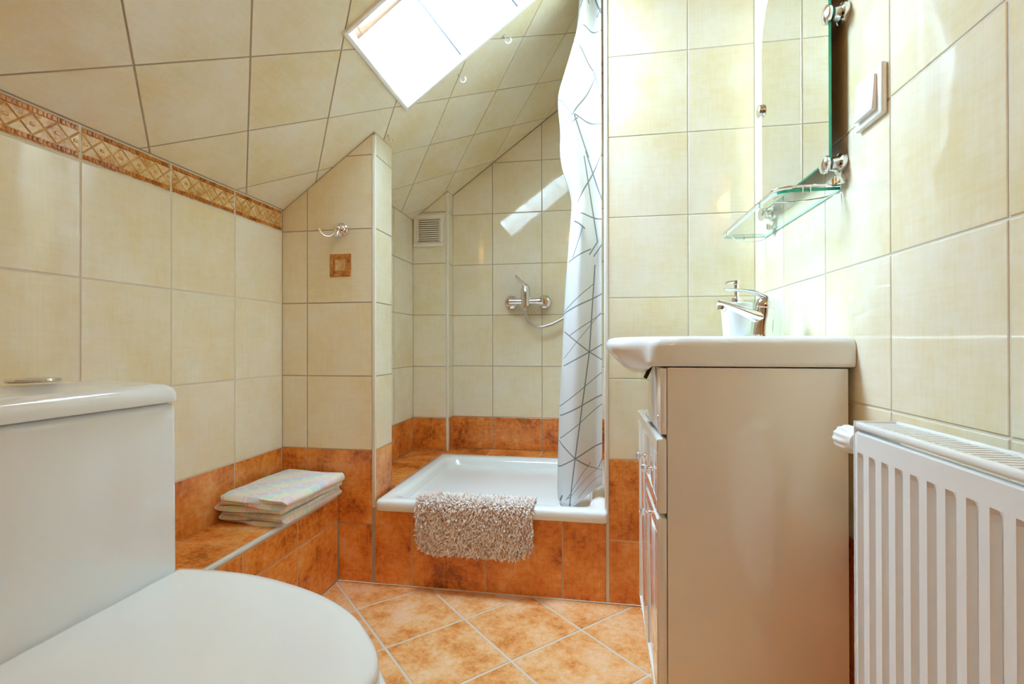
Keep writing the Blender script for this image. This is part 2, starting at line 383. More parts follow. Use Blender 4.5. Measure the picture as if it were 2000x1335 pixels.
for i in range(len(du) - 1):
    for j in range(len(dv) - 1):
        h = .0019
        r = [(du[i] + h, dv[j] + h), (du[i + 1] - h, dv[j] + h), (du[i + 1] - h, dv[j + 1] - h), (du[i] + h, dv[j + 1] - h)]
        p = clip_convex(r, regc)
        if not p: continue
        q = [yt(a) for a in p]
        hr = [((y + t) * R2, (t - y) * R2) for y, t in [(hy0, ht0), (hy1, ht0), (hy1, ht1), (hy0, ht1)]]
        inter = clip_convex(p, hr)
        if not inter or area(inter) < 1e-6: tile(ceiling, fcd, p, CREAM); continue
        pieces = []
        a = clip_half(q, 0, 1, ht0); b = clip_half(q, 0, -1, -ht1); mid = clip_half(clip_half(q, 0, -1, -ht0), 0, 1, ht1)
        c = clip_half(mid, 1, 0, hy0); d = clip_half(mid, -1, 0, -hy1)
        vs3, fs3 = [], []
        for pc in (a, b, c, d):
            pc = clean(pc)
            if len(pc) < 3 or abs(area(pc)) < 1e-5: continue
            n = len(pc); o_ = len(vs3)
            vs3 += [fc.p(*x, 0) for x in pc] + [fc.p(*x, -.006) for x in pc]
            fs3 += [tuple(o_ + k for k in range(n))] + [(o_ + k, o_ + n + k, o_ + n + (k + 1) % n, o_ + (k + 1) % n) for k in range(n)]
        if vs3: link('tile', mesh('tile', vs3, fs3), CREAM, ceiling)

# right wall
fright = Frame((XR, 0, 0), (0, -1, 0), (0, 0, 1))
wr = slab('wall_right', fright, [(-1.75, -.05), (-YN + .1, -.05), (-YN + .1, 2.5), (-1.75, 2.5)], GROUT, -.08, label='tall cream tiled wall behind the vanity and radiator')
yr = [1.3495 - .2317 * k for k in range(-1, 11)]
grid_tiles(wr, fright, [(-YB + .002, 0), (-YN, 0), (-YN, 2.40), (-YB + .002, 2.40)], [-y for y in yr], ZK, by_row)

# wall behind the camera, with a brown door
fn = Frame((0, YN, 0), (-1, 0, 0), (0, 0, 1))
wn = slab('wall_near', fn, [(-XR - .1, -.05), (-XL + .1, -.05), (-XL + .1, 1.3), (-XR - .1, 2.5)], GROUT, -.08, label='cream tiled wall behind the camera with the door')
grid_tiles(wn, fn, [(-XR, 0), (-XL, 0), (-XL, ZEAVE - .01), (-XR, 2.38)], [-XR + .232 * k for k in range(8)], ZK, by_row)
dr = box('door_1', -.38, .34, YN + .002, YN + .035, .005, 1.55, DOORW, None, .003); tag(dr, 'brown wooden door in the wall behind the camera', kind='structure')
box('door_panel', -.30, .26, YN + .034, YN + .042, .12, .75, DOORW, dr, .006); box('door_panel', -.30, .26, YN + .034, YN + .042, .87, 1.45, DOORW, dr, .006)

# back wall left of the shower: a partition with a free end
fb = Frame((0, YB, 0), (1, 0, 0), (0, 0, 1))
wbl = slab('wall_back_left', fb, [(XL - .08, -.05), (-.7425, -.05), (-.7425, ceil_z(-.7425) + .02), (XL - .08, ceil_z(XL - .08) + .04)], GROUT_SHADE, -.1425, label='cream tiled partition with a sloping top left of the shower')
regb = [(XL, 0), (-.752, 0), (-.752, ceil_z(-.752) - .003), (XL, ZEAVE - .003)]
grid_tiles(wbl, fb, regb, [-1.2215, -.990, -.7505], ZK[1:], lambda i, j: ORANGE if j < 1 else CREAM)
grid_tiles(wbl, fb, regb, [-.872, -.7505], ZK[:2], ORANGE)
fe = Frame((-.741, 0, 0), (0, 1, 0), (0, 0, 1))
grid_tiles(wbl, fe, [(YB, .25), (1.725, .25), (1.725, ceil_z(-.741) - .004), (YB, ceil_z(-.741) - .004)], [YB + .009, 1.7235], ZK[1:], lambda i, j: ORANGE if j < 1 else CREAM)
# small moulded metal-look insert set in the tile under the hook
ins = tile(wbl, Frame((0, YB - .0012, 0), (1, 0, 0), (0, 0, 1)), [(-.906, 1.036), (-.8265, 1.036), (-.8265, 1.115), (-.906, 1.115)], BORDD, 'inset_tile', .006, .002, .0015)
ins['label'] = 'small square bronze relief inset'
bm = bmesh.new()
for a, b_, c, d in [(-.036, .036, .028, .037), (-.036, .036, -.037, -.028), (-.037, -.027, -.028, .028), (.027, .037, -.028, .028)]: bm_box(bm, a, b_, c, d, -.001, .002, .0012, 1)
link('raised_border', from_bm('raised_border', bm), BORDD, ins)
bm = bmesh.new(); bm_box(bm, -.019, .019, -.019, .019, -.001, .0016, .0012, 1)
link('centre_boss', from_bm('centre_boss', bm), BORDL, ins)
def bead(name, x0, x1, y0, y1, z0, z1, mat, parent=None, label=None, r=.003):
    o = box(name, x0, x1, y0, y1, z0, z1, mat, parent, r, 2)
    if parent is None: tag(o, label, kind='structure')
    return o
bead('trim_1', -.7515, -.739, YB - .002, YB + .008, .255, ceil_z(-.745) - .01, BEAD, label='cream plastic corner bead on the free end of the left partition')

# back wall right of the shower
wbr = slab('wall_back_right', fb, [(.0245, -.05), (XR + .08, -.05), (XR + .08, 2.50), (.0245, ceil_z(.0245) + .02)], GROUT, -.1425, label='cream tiled partition between the shower curtain and the mirror wall')
regr = [(.034, 0), (XR - .0015, 0), (XR - .0015, 2.36), (.034, ceil_z(.034) - .004)]
grid_tiles(wbr, fb, regr, [.0325, .2715, .511], ZK, by_row)
fer = Frame((.023, 0, 0), (0, -1, 0), (0, 0, 1))
grid_tiles(wbr, fer, [(-1.725, .29), (-YB - .009, .29), (-YB - .009, 2.07), (-1.725, 2.07)], [-1.7235, -YB - .009], ZK[1:], lambda i, j: ORANGE if j < 1 else CREAM)
bead('trim_2', .0205, .0325, YB - .003, YB + .008, .255, 2.08, PLAST, label='white plastic corner bead beside the shower curtain')

# tiled step under the shower tray
ws = slab('wall_shower_step', fb, [(-.7420, 0), (.0240, 0), (.0240, .2525), (-.7420, .2525)], GROUT_O, -.12, label='terracotta tiled step under the shower tray')
grid_tiles(ws, fb, [(-.745, 0), (.027, 0), (.027, .2515), (-.745, .2515)], [-.7425, -.611, -.360, -.110, .0265], [0, .2535], ORANGE, gap=.006)

# bench along the left wall
fbf = Frame((-.875, 0, 0), (0, 1, 0), (0, 0, 1)); fbt = Frame((0, 0, .295), (1, 0, 0), (0, 1, 0))
wb = slab('wall_bench', Frame((0, 0, 0), (1, 0, 0), (0, 1, 0)), [(XL + .0005, YN + .0005), (-.8765, YN + .0005), (-.8765, YB - .0005), (XL + .0005, YB - .0005)], GROUT_O, 0.0, .2936, label='low terracotta tiled bench along the left wall')
by = [YB - .002 - .2295 * k for k in range(12)][::-1]
grid_tiles(wb, fbf, None, by, [0, .204, .2845], ORANGE, gap=.0055)
grid_tiles(wb, fbt, None, [XL + .001, -.889], [1.59 - .2295 * k for k in range(0, 12)][::-1], ORANGE, gap=.0045)
bead('edge_strip', -.889, -.8745, YN + .001, YB - .001, .2845, .2958, BEADG, wb, r=.004)

# shower niche walls
NY, VY, NX, VX = 2.405, 2.325, -.89, -.712
fv = Frame((0, VY, 0), (1, 0, 0), (0, 0, 1)); fnb = Frame((0, NY, 0), (1, 0, 0), (0, 0, 1)); fnl = Frame((NX, 0, 0), (0, 1, 0), (0, 0, 1)); fvr = Frame((VX, 0, 0), (0, 1, 0), (0, 0, 1)); fnr = Frame((.06, 0, 0), (0, -1, 0), (0, 0, 1))
low = lambda i, j: ORANGE if j < 1 else CREAM
ZN = [.29] + ZK[2:]
wnl = slab('wall_niche_left', fnl, [(1.7235, 0), (VY + .05, 0), (VY + .05, ceil_z(NX) + .02), (1.7235, ceil_z(NX) + .02)], GROUT_SHADE, -.06, label='cream tiled left side wall inside the shower')
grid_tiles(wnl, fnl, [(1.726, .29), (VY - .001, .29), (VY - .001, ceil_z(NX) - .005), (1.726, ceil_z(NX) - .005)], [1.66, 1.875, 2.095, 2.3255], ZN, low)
wnv = slab('wall_niche_vent', fv, [(NX - .06, 0), (VX - .0014, 0), (VX - .0014, ceil_z(VX) + .02), (NX - .06, ceil_z(NX - .06) + .03)], GROUT_SHADE, -.10, label='narrow cream tiled boxed-in wall carrying the vent grille')
regv = [(NX, .29), (VX - .011, .29), (VX - .011, ceil_z(VX - .011) - .003), (NX, ceil_z(NX) - .003)]
grid_tiles(wnv, fv, regv, [NX - .002, VX - .0095], ZN, low)
grid_tiles(wnv, fvr, [(VY + .009, .29), (NY, .29), (NY, ceil_z(VX) - .004), (VY + .009, ceil_z(VX) - .004)], [VY + .0085, NY], ZN, low)
bead('trim_3', VX - .0105, VX + .0015, VY - .0015, VY + .009, .29, ceil_z(VX) - .008, BEAD, label='cream corner bead beside the vent grille')
wnb = slab('wall_niche_back', fnb, [(VX - .02, 0), (.12, 0), (.12, ceil_z(.12) + .02), (VX - .02, ceil_z(VX) + .02)], GROUT_SHADE, -.06, label='cream tiled back wall of the shower behind the mixer')
regn = [(VX, .29), (.06, .29), (.06, ceil_z(.06) - .003), (VX, ceil_z(VX) - .003)]
grid_tiles(wnb, fnb, regn, [-.753, -.509, -.265, -.021, .223], ZN, low)
wnr = slab('wall_niche_right', fnr, [(-NY - .06, 0), (-1.7235, 0), (-1.7235, ceil_z(.06) + .04), (-NY - .06, ceil_z(.06) + .04)], GROUT, -.06, label='cream tiled right side wall of the shower behind the curtain')
grid_tiles(wnr, fnr, [(-NY, .29), (-1.7255, .29), (-1.7255, ceil_z(.06) - .004), (-NY, ceil_z(.06) - .004)], [-NY, -2.17, -1.93, -1.7], ZN, low)
# ledges round the tray
flz = Frame((0, 0, .290), (1, 0, 0), (0, 1, 0)); TX0, TX1, TY0, TY1 = -.730, .030, 1.556, 2.272
led = slab('wall_ledge', Frame((0, 0, 0), (1, 0, 0), (0, 1, 0)), [(NX, 1.726), (TX0 - .001, 1.726), (TX0 - .001, NY), (NX, NY)], GROUT_O, 0, .2886, label='terracotta tiled ledge along the left of the shower tray')
grid_tiles(led, flz, [(NX, 1.726), (TX0 - .001, 1.726), (TX0 - .001, VY), (NX, VY)], [NX, TX0 + .001], [1.62, 1.844, 2.075, VY], ORANGE, gap=.005)
led2 = slab('wall_ledge_back', Frame((0, 0, 0), (1, 0, 0), (0, 1, 0)), [(TX0 - .001, TY1 + .001), (.06, TY1 + .001), (.06, NY), (TX0 - .001, NY)], GROUT_O, 0, .2886, label='narrow terracotta tiled ledge behind the shower tray')
grid_tiles(led2, flz, [(VX, TY1 + .001), (.06, TY1 + .001), (.06, NY), (VX, NY)], [-.753, -.509, -.265, -.021, .223], [TY1, NY + .002], ORANGE, gap=.005)
grid_tiles(led2, flz, [(TX0, TY1 + .001), (VX - .002, TY1 + .001), (VX - .002, VY), (TX0, VY)], [TX0, VX], [TY1, VY + .002], ORANGE, gap=.004)
# white sealant along the foot of the back wall
bead('trim_4', -.874, XR - .002, YB - .004, YB + .001, .0005, .004, BEAD, label='thin pale sealant line along the foot of the back wall', r=.002)

# warm globe lamp on the slope behind the camera
def opal(name, col, strength):
    m, nt, b = new_mat(name); b.inputs['Base Color'].default_value = (.8, .78, .7, 1)
    b.inputs['Emission Color'].default_value = (*col, 1); b.inputs['Emission Strength'].default_value = strength
    return m
LX, LY = -.20, -.78
lamp = tag(empty('ceiling_lamp', (LX, LY, ceil_z(LX) - .01)), 'warm opal globe lamp on the slope behind the camera', 'lamp')
world_parent(lathe('lamp_base', [(.001, 0), (.05, 0), (.05, .015), (.03, .025), (.03, .05), (.001, .05)], (LX, LY, ceil_z(LX) + .02), (SA, 0, -CA), PLAST), lamp)
_lc = Vector((LX, LY, ceil_z(LX) + .02)) + Vector((SA, 0, -CA)) * .125
world_parent(lathe('lamp_shade', [(.0005, -.09)] + [(.09 * math.sin(math.pi * k / 14), -.09 * math.cos(math.pi * k / 14)) for k in range(1, 14)] + [(.0005, .09)], _lc, (0, 0, 1), opal('opal_glass_lit', (1.0, .56, .17), 7.5)), lamp)

# ------------------------------------------------------------------ roof window
win = tag(empty('window_1', slope(T0, Y0)), 'white framed roof window in the sloping ceiling', kind='structure')
WHITE_R = plain('reveal_white', (.87, .87, .86), .35)
def sbox(name, u0, u1, v0, v1, n0, n1, mat, bev=.002):
    """Box in slope coordinates: u = y, v = t, n = outwards."""
    bm = bmesh.new(); bm_box(bm, u0, u1, v0, v1, n0, n1, bev, 2)
    me = from_bm(name, bm, smooth=bev > 0)
    me.transform(Matrix(((0, CA, -SA, XL), (1, 0, 0, 0), (0, SA, CA, ZEAVE), (0, 0, 0, 1))))
    me.flip_normals()
    return world_parent(link(name, me, mat), win)
W = .012                                           # flat casing round the opening
sbox('casing', Y0 - W, Y1 + W, T0 - W, T0, -.007, .012, WHITE_R); sbox('casing', Y0 - W, Y1 + W, T1, T1 + W, -.007, .012, WHITE_R)
sbox('casing', Y0 - W, Y0, T0, T1, -.007, .012, WHITE_R); sbox('casing', Y1, Y1 + W, T0, T1, -.007, .012, WHITE_R)
# reveal boards: joints across the far and near sides
cuts = [T0, .805, 1.040, T1]
for a, b in zip(cuts[:-1], cuts[1:]):
    sbox('reveal_board', Y1, Y1 + .012, a + .003, b - .003, .0125, REV, WHITE_R, .0012)
    sbox('reveal_board', Y0 - .012, Y0, a + .003, b - .003, .0125, REV, WHITE_R, .0012)
sbox('reveal_board', Y0, Y1, T0 - .012, T0, .0125, REV, WHITE_R, .0012); sbox('reveal_board', Y0, Y1, T1, T1 + .012, .0125, REV, WHITE_R, .0012)
GAP_SHADE = plain('gap_shade', (.02, .02, .02), .9)  # near-black strips paint in the shade of the gaps between boards
for a in cuts[1:-1]:
    sbox('gap_shade_strip', Y1 + .0012, Y1 + .0105, a - .003, a + .003, .014, REV - .002, GAP_SHADE, 0); sbox('gap_shade_strip', Y0 - .0105, Y0 - .0012, a - .003, a + .003, .014, REV - .002, GAP_SHADE, 0)
# pine sash
S = .045
sbox('sash_rail', Y0 - .02, Y1 + .02, T0 - .02, T0 + S - .02, REV, REV + .06, PINE); sbox('sash_rail', Y0 - .02, Y1 + .02, T1 + .02 - S, T1 + .02, REV, REV + .06, PINE)
sbox('sash_stile', Y0 - .02, Y0 + S - .02, T0 + S - .02, T1 + .02 - S, REV, REV + .06, PINE); sbox('sash_stile', Y1 + .02 - S, Y1 + .02, T0 + S - .02, T1 + .02 - S, REV, REV + .06, PINE)
sbox('pane', Y0 + S - .03, Y1 + .03 - S, T0 + S - .03, T1 + .03 - S, REV + .03, REV + .034, GLASS, 0)
h = sbox('hinge', Y1 - .012, Y1, .775, .805, REV - .022, REV - .004, STEEL, .003)
# ------------------------------------------------------------------ shower tray
def rrect(x0, x1, y0, y1, r, z, n=6):
    pts = []
    for cx, cy_, a0 in ((x1 - r, y1 - r, 0), (x0 + r, y1 - r, 90), (x0 + r, y0 + r, 180), (x1 - r, y0 + r, 270)):
        for k in range(n + 1):
            a = math.radians(a0 + 90 * k / n); pts.append(Vector((cx + r * math.cos(a), cy_ + r * math.sin(a), z)))
    return pts
def tray_ring(ins, r, z, f=0.0): return rrect(TX0 + ins, TX1 - ins, TY0 + ins + f, TY1 - ins, r, z)
tray = empty('shower_tray', (-.35, 1.9, .2535)); tag(tray, 'white enamelled shower tray set on the terracotta step', 'shower tray')
rings = [tray_ring(.014, .014, .2540), tray_ring(.002, .016, .2545), tray_ring(0, .016, .258), tray_ring(0, .016, .279), tray_ring(.0025, .016, .286), tray_ring(.008, .016, .2895), tray_ring(.016, .02, .2905),
         tray_ring(.036, .03, .2895, .004), tray_ring(.046, .04, .286, .006), tray_ring(.055, .05, .275, .008), tray_ring(.075, .07, .22, .012), tray_ring(.092, .08, .180, .015), tray_ring(.108, .085, .166, .015), tray_ring(.14, .09, .161, .015), tray_ring(.30, .05, .156, .015)]
world_parent(loft('basin', rings, ENAMEL, ang=60), tray)
world_parent(lathe('drain', [(.001, 0), (.035, 0), (.038, .003), (.02, .006), (.001, .007)], (-.35, 1.93, .1565), (0, 0, 1), CHROME), tray)

# ------------------------------------------------------------------ shower curtain
def seg_print(nt, uv, segs, width):
    """Printed line segments on cloth: 1 where the cloth coordinate lies within width of a segment."""
    acc = None
    for (ax, ay, bx, by_, w) in segs:
        dx, dy = bx - ax, by_ - ay; l2 = dx * dx + dy * dy
        s = node(nt, 'ShaderNodeVectorMath', operation='SUBTRACT'); L(nt, uv, s.inputs[0]); s.inputs[1].default_value = (ax, ay, 0)
        d = node(nt, 'ShaderNodeVectorMath', operation='DOT_PRODUCT'); L(nt, s.outputs[0], d.inputs[0]); d.inputs[1].default_value = (dx / l2, dy / l2, 0)
        c = node(nt, 'ShaderNodeClamp'); L(nt, d.outputs['Value'], c.inputs['Value'])
        m = node(nt, 'ShaderNodeVectorMath', operation='SCALE'); m.inputs[0].default_value = (dx, dy, 0); L(nt, c.outputs[0], m.inputs['Scale'])
        q = node(nt, 'ShaderNodeVectorMath', operation='DISTANCE'); L(nt, s.outputs[0], q.inputs[0]); L(nt, m.outputs[0], q.inputs[1])
        r = node(nt, 'ShaderNodeMath', operation='DIVIDE', in_1=w); L(nt, q.outputs['Value'], r.inputs[0])
        if acc is None: acc = r.outputs[0]
        else:
            mn = node(nt, 'ShaderNodeMath', operation='MINIMUM'); L(nt, acc, mn.inputs[0]); L(nt, r.outputs[0], mn.inputs[1]); acc = mn.outputs[0]
    mr = node(nt, 'ShaderNodeMapRange'); mr.inputs['From Min'].default_value = .7; mr.inputs['From Max'].default_value = 1.2; mr.inputs['To Min'].default_value = 1; mr.inputs['To Max'].default_value = 0
    L(nt, acc, mr.inputs['Value']); return mr.outputs['Result']
# print lines given on the cloth in (x, z) metres of the hanging sheet
PXZ = lambda u, v: (-.064 + (u - 1128) * .00174, .806 - (v - 671.5) * .00174)
LINES = [(1160, 520, 1149, 687, 1.6), (1149, 687, 1122, 890, 1.6), (1122, 890, 1110, 990, 1.6),
         (1101, 648, 1149, 687, 1.5), (1149, 687, 1180, 706, 1.5), (1100, 714, 1149, 687, 1.5), (1149, 687, 1180, 668, 1.5),
         (1090, 862, 1122, 890, 1.6), (1122, 890, 1182, 930, 1.6), (1086, 914, 1122, 890, 1.5), (1122, 890, 1182, 856, 1.7),
         (1100, 612, 1180, 572, 1.7), (1112, 655, 1180, 608, 1.1), (1098, 610, 1158, 555, 1.1), (1092, 812, 1180, 765, 1.6), (1090, 795, 1180, 720, 1.1), (1092, 856, 1180, 780, 1.1), (1100, 700, 1170, 612, .8),
         (1110, 512, 1152, 490, 1.6), (1118, 505, 1137, 452, 1.0), (1122, 436, 1141, 453, 1.6), (1134, 423, 1176, 433, 1.6), (1127, 400, 1178, 300, 1.5), (1143, 300, 1176, 404, 1.5), (1158, 503, 1178, 474, 1.6),
         (1118, 235, 1145, 190, 1.4), (1122, 234, 1180, 255, 1.6), (1122, 236, 1148, 310, 1.7), (1118, 235, 1090, 190, 1.1), (1118, 235, 1094, 246, .9), (1110, 255, 1128, 240, .9), (1145, 190, 1178, 128, 1.5), (1159, 148, 1178, 222, 1.3), (1119, 82, 1158, 145, 1.3),
         (1128, 62, 1178, 75, 1.4), (1133, 20, 1150, -4, 1.6), (1158, -5, 1172, 40, 1.5), (1165, 42, 1176, 28, 1.2), (1135, -10, 1150, 20, 1.1),
         (1104, 972, 1150, 900, .9), (1128, 975, 1181, 945, 1.1), (1108, 968, 1160, 925, .9), (1181, 870, 1160, 925, 1.0), (1092, 978, 1096, 966, 2.2), (1110, 990, 1112, 978, 2.2),
         (1140, 310, 1165, 475, .9), (1165, 475, 1150, 500, .9)]
m, nt, b = new_mat('curtain_cloth'); uvn = node(nt, 'ShaderNodeUVMap'); uvn.uv_map = 'cloth'
segs = []
for u1, v1, u2, v2, w in LINES:
    a, c = PXZ(u1, v1), PXZ(u2, v2); segs.append((a[0], a[1], c[0], c[1], (w * .00125 if v1 > 480 else max(w, 1.4) * .0015)))
k = seg_print(nt, uvn.outputs['UV'], segs, .002)
mx = node(nt, 'ShaderNodeMix', data_type='RGBA'); mx.inputs['A'].default_value = (.73, .74, .75, 1); mx.inputs['B'].default_value = (.22, .23, .24, 1); L(nt, k, mx.inputs['Factor'])
L(nt, mx.outputs['Result'], b.inputs['Base Color']); b.inputs['Roughness'].default_value = .55; b.inputs['Specular IOR Level'].default_value = .25
tl = node(nt, 'ShaderNodeBsdfTranslucent'); L(nt, mx.outputs['Result'], tl.inputs['Color'])
ms = node(nt, 'ShaderNodeMixShader'); ms.inputs[0].default_value = .22; out = nt.nodes['Material Output']
L(nt, b.outputs[0], ms.inputs[1]); L(nt, tl.outputs[0], ms.inputs[2]); L(nt, ms.outputs[0], out.inputs['Surface'])
CLOTH = m
EDGE = [(2.020, -.060), (1.964, -.062), (1.887, -.069), (1.794, -.096), (1.72, -.118), (1.668, -.133), (1.624, -.134), (1.537, -.126), (1.467, -.129), (1.406, -.120), (1.335, -.096), (1.300, -.087), (1.24, -.091), (1.05, -.106), (.929, -.114), (.826, -.118), (.583, -.132), (.358, -.138), (.30, -.140), (.27, -.137)]
ez = np.array([e[0] for e in EDGE][::-1]); ex = np.array([e[1] for e in EDGE][::-1])
NZ, NS = 130, 64
cv, cf, cuv = [], [], []
ruck = lambda z, z0, w: math.exp(-((z - z0) / w) ** 2)
for j in range(NZ + 1):
    z = .262 + (2.015 - .262) * j / NZ; xe = float(np.interp(z, ez, ex))
    xe = float(np.mean([np.interp(z + d, ez, ex) for d in (-.02, 0, .02)]))
    for i in range(NS + 1):
        s = i / NS; x = xe + (.014 - xe) * s
        amp = .010 + .012 * (z > 1.2) * min(1, (z - 1.2) / .3)
        y = 1.700 - .028 * math.sin(math.pi * min(1, s * 1.15)) + amp * math.sin(s * 9.0 + 1.0 + .6 * z) * (.25 + .75 * s)
        # rucked diagonal folds where the cloth has been pushed aside
        y += .014 * ruck(z - .5 * (x + .05), 1.30, .05) * (1 - s) - .016 * ruck(z + 1.9 * (x + .09), 1.275, .05) * ruck(s, .35, .45)
        y -= .014 * ruck(z, 1.65, .10) * (1 - s) ** 2
        # the free edge turns away from the room
        y += .030 * max(0, 1 - s * 7) ** 2
        zz = z - (.006 * (1 - math.cos((s - .15) * 3)) if j == 0 else 0)
        if j < 10: zz += (1 - j / 10) * (.125 * max(0, s - .32) + .11 * max(0, .10 - s))
        cv.append((x, y, zz)); cuv.append((x, z))
for j in range(NZ):
    for i in range(NS):
        a = j * (NS + 1) + i; cf.append((a, a + 1, a + NS + 2, a + NS + 1))
me = bpy.data.meshes.new('shower_curtain'); me.from_pydata(cv, [], cf); me.update()
uvl = me.uv_layers.new(name='cloth')
for lp in me.loops: uvl.data[lp.index].uv = cuv[lp.vertex_index]
me.polygons.foreach_set('use_smooth', [True] * len(me.polygons))
cur = link('shower_curtain', me, CLOTH); tag(cur, 'white shower curtain printed with thin grey lines, drawn to the right', 'curtain')
sm = cur.modifiers.new('thickness', 'SOLIDIFY'); sm.thickness = .0012

# ------------------------------------------------------------------ ceiling hooks
def ceiling_hook(t, y, mat, label, s=1.0, tw=0.0):
    b0 = slope(t, y); o = tag(empty('ceiling_hook', b0), label, 'hook', 'curtain hooks in the sloping ceiling')
    nin = Vector((SA, 0, -CA)); up = Vector((CA, 0, SA))
    side = (up * math.cos(tw) + Vector((0, 1, 0)) * math.sin(tw)).normalized()
    world_parent(lathe('base', [(.0005, 0), (.0055 * s, 0), (.0055 * s, .003), (.003, .005), (.0008, .0052)], b0, nin, STEEL, seg=14), o)
    pts = [b0 + nin * (.004), b0 + nin * (.010 * s) - side * .001]
    c = b0 + nin * (.021 * s) + side * (.001 * s); r = .0095 * s
    for k in range(11):
        a = math.radians(125 + 255 * k / 10 * 1.0); pts.append(c + side * (r * math.cos(a)) - nin * (r * math.sin(a)))
    world_parent(tube('hook', pts, .0023 * s, mat, seg=8), o)
    return o
ceiling_hook(.768, 1.653, PLAST, 'white hook under the lower half of the roof window edge', 1.05)
ceiling_hook(.964, 1.651, PLAST, 'white hook higher up the slope, nearest the curtain', 1.05)
ceiling_hook(.447, 1.651, CHROME, 'small metal hook at the top of the left partition end', .8, 1.0)

# ------------------------------------------------------------------ vent grille
vg = tag(empty('vent_grille', (-.807, VY, 1.357)), 'square ivory vent grille with horizontal slats in the shower corner', 'vent')
x0, x1, z0, z1 = -.884, -.7305, 1.279, 1.4345
def frame_bm(x0, x1, z0, z1, w, y0, y1, bev):
    bm = bmesh.new()
    bm_box(bm, x0, x1, y0, y1, z0, z0 + w, bev); bm_box(bm, x0, x1, y0, y1, z1 - w, z1, bev); bm_box(bm, x0, x0 + w, y0, y1, z0 + w, z1 - w, bev); bm_box(bm, x1 - w, x1, y0, y1, z0 + w, z1 - w, bev)
    return bm
world_parent(link('frame', from_bm('frame', frame_bm(x0, x1, z0, z1, .019, VY - .012, VY + .0, .002), True), IVORY), vg)
world_parent(link('inner_frame', from_bm('inner_frame', frame_bm(x0 + .0205, x1 - .0205, z0 + .0205, z1 - .0205, .004, VY - .013, VY, .001), True), IVORY), vg)
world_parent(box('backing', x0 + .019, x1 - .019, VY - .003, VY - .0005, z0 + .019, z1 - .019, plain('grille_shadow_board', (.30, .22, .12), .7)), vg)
nsl = 10; zz0, zz1 = z0 + .027, z1 - .027
slat_me = None
for k in range(nsl):
    zc = zz0 + (zz1 - zz0) * (k + .5) / nsl; hgt = (zz1 - zz0) / nsl
    if slat_me is None:
        bm = bmesh.new(); vsx = []
        xa, xb = x0 + .0245, x1 - .0245; cxm = (xa + xb) / 2
        pr = [(VY - .0120, -.34), (VY - .0120, .24), (VY - .0045, .42), (VY - .0045, -.10)]
        va = [bm.verts.new((xa, y, hgt * q)) for y, q in pr]; vb = [bm.verts.new((xb, y, hgt * q)) for y, q in pr]
        for i in range(4): bm.faces.new((va[i], va[(i + 1) % 4], vb[(i + 1) % 4], vb[i]))
        bm.faces.new(va); bm.faces.new(vb[::-1]); slat_me = from_bm('slat', bm)
    o = link('slat', slat_me, IVORY); o.location = (0, 0, zc); o.parent = vg; o.matrix_parent_inverse = Matrix.Translation(-Vector(vg.location))

# ------------------------------------------------------------------ shower mixer
mxr = tag(empty('shower_mixer', (-.334, NY, 1.008)), 'chrome shower mixer tap with hose on the shower back wall', 'tap')
MYc = NY - .062
for x in (-.415, -.253):
    world_parent(lathe('escutcheon', [(.001, 0), (.034, 0), (.034, .004), (.029, .010), (.017, .014), (.017, .018), (.001, .018)], (x, NY, 1.008), (0, -1, 0), CHROME), mxr)
    world_parent(lathe('union_nut', [(.001, 0), (.0195, 0), (.021, .003), (.021, .028), (.018, .033), (.001, .033)], (x, NY - .018, 1.008), (0, -1, 0), CHROME, seg=8), mxr)
world_parent(lathe('cross_body', [(.001, 0), (.014, 0), (.017, .004), (.015, .03), (.0145, .13), (.017, .16), (.014, .166), (.001, .166)], (-.417, MYc, 1.008), (1, 0, 0), CHROME), mxr)
world_parent(lathe('cartridge_body', [(.001, -.030), (.013, -.030), (.021, -.022), (.0225, .0), (.0225, .042), (.0235, .044), (.0235, .047), (.022, .049), (.0215, .062), (.016, .077), (.007, .084), (.001, .085)], (-.336, MYc - .004, 1.008), (0, 0, 1), CHROME), mxr)
world_parent(tube('lever', [(-.333, MYc - .004, 1.080), (-.345, MYc - .022, 1.093), (-.358, MYc - .042, 1.105), (-.372, MYc - .064, 1.121)], [(.012, .012), (.009, .006), (.009, .005), (.0075, .004)], CHROME, seg=12), mxr)
hp = spline([(-.336, MYc - .004, .982), (-.336, MYc - .004, .955), (-.330, MYc - .005, .928), (-.312, MYc - .004, .904), (-.284, MYc, .888), (-.250, MYc + .004, .889), (-.20, MYc + .01, .906), (-.14, MYc + .02, .944), (-.07, MYc + .03, 1.02), (-.03, MYc + .045, 1.12)], 10)
world_parent(tube('hose', hp, [.0066 + (.0005 if i % 2 else 0) for i in range(len(hp))], STEEL, seg=10), mxr)
world_parent(lathe('hose_nut', [(.001, 0), (.009, 0), (.010, .004), (.010, .018), (.001, .018)], (-.336, MYc - .004, .962), (0, 0, 1), CHROME, seg=8), mxr)
world_parent(lathe('wall_bracket', [(.001, 0), (.022, 0), (.022, .006), (.012, .014), (.012, .04), (.001, .042)], (-.03, NY, 1.13), (0, -1, 0), CHROME), mxr)

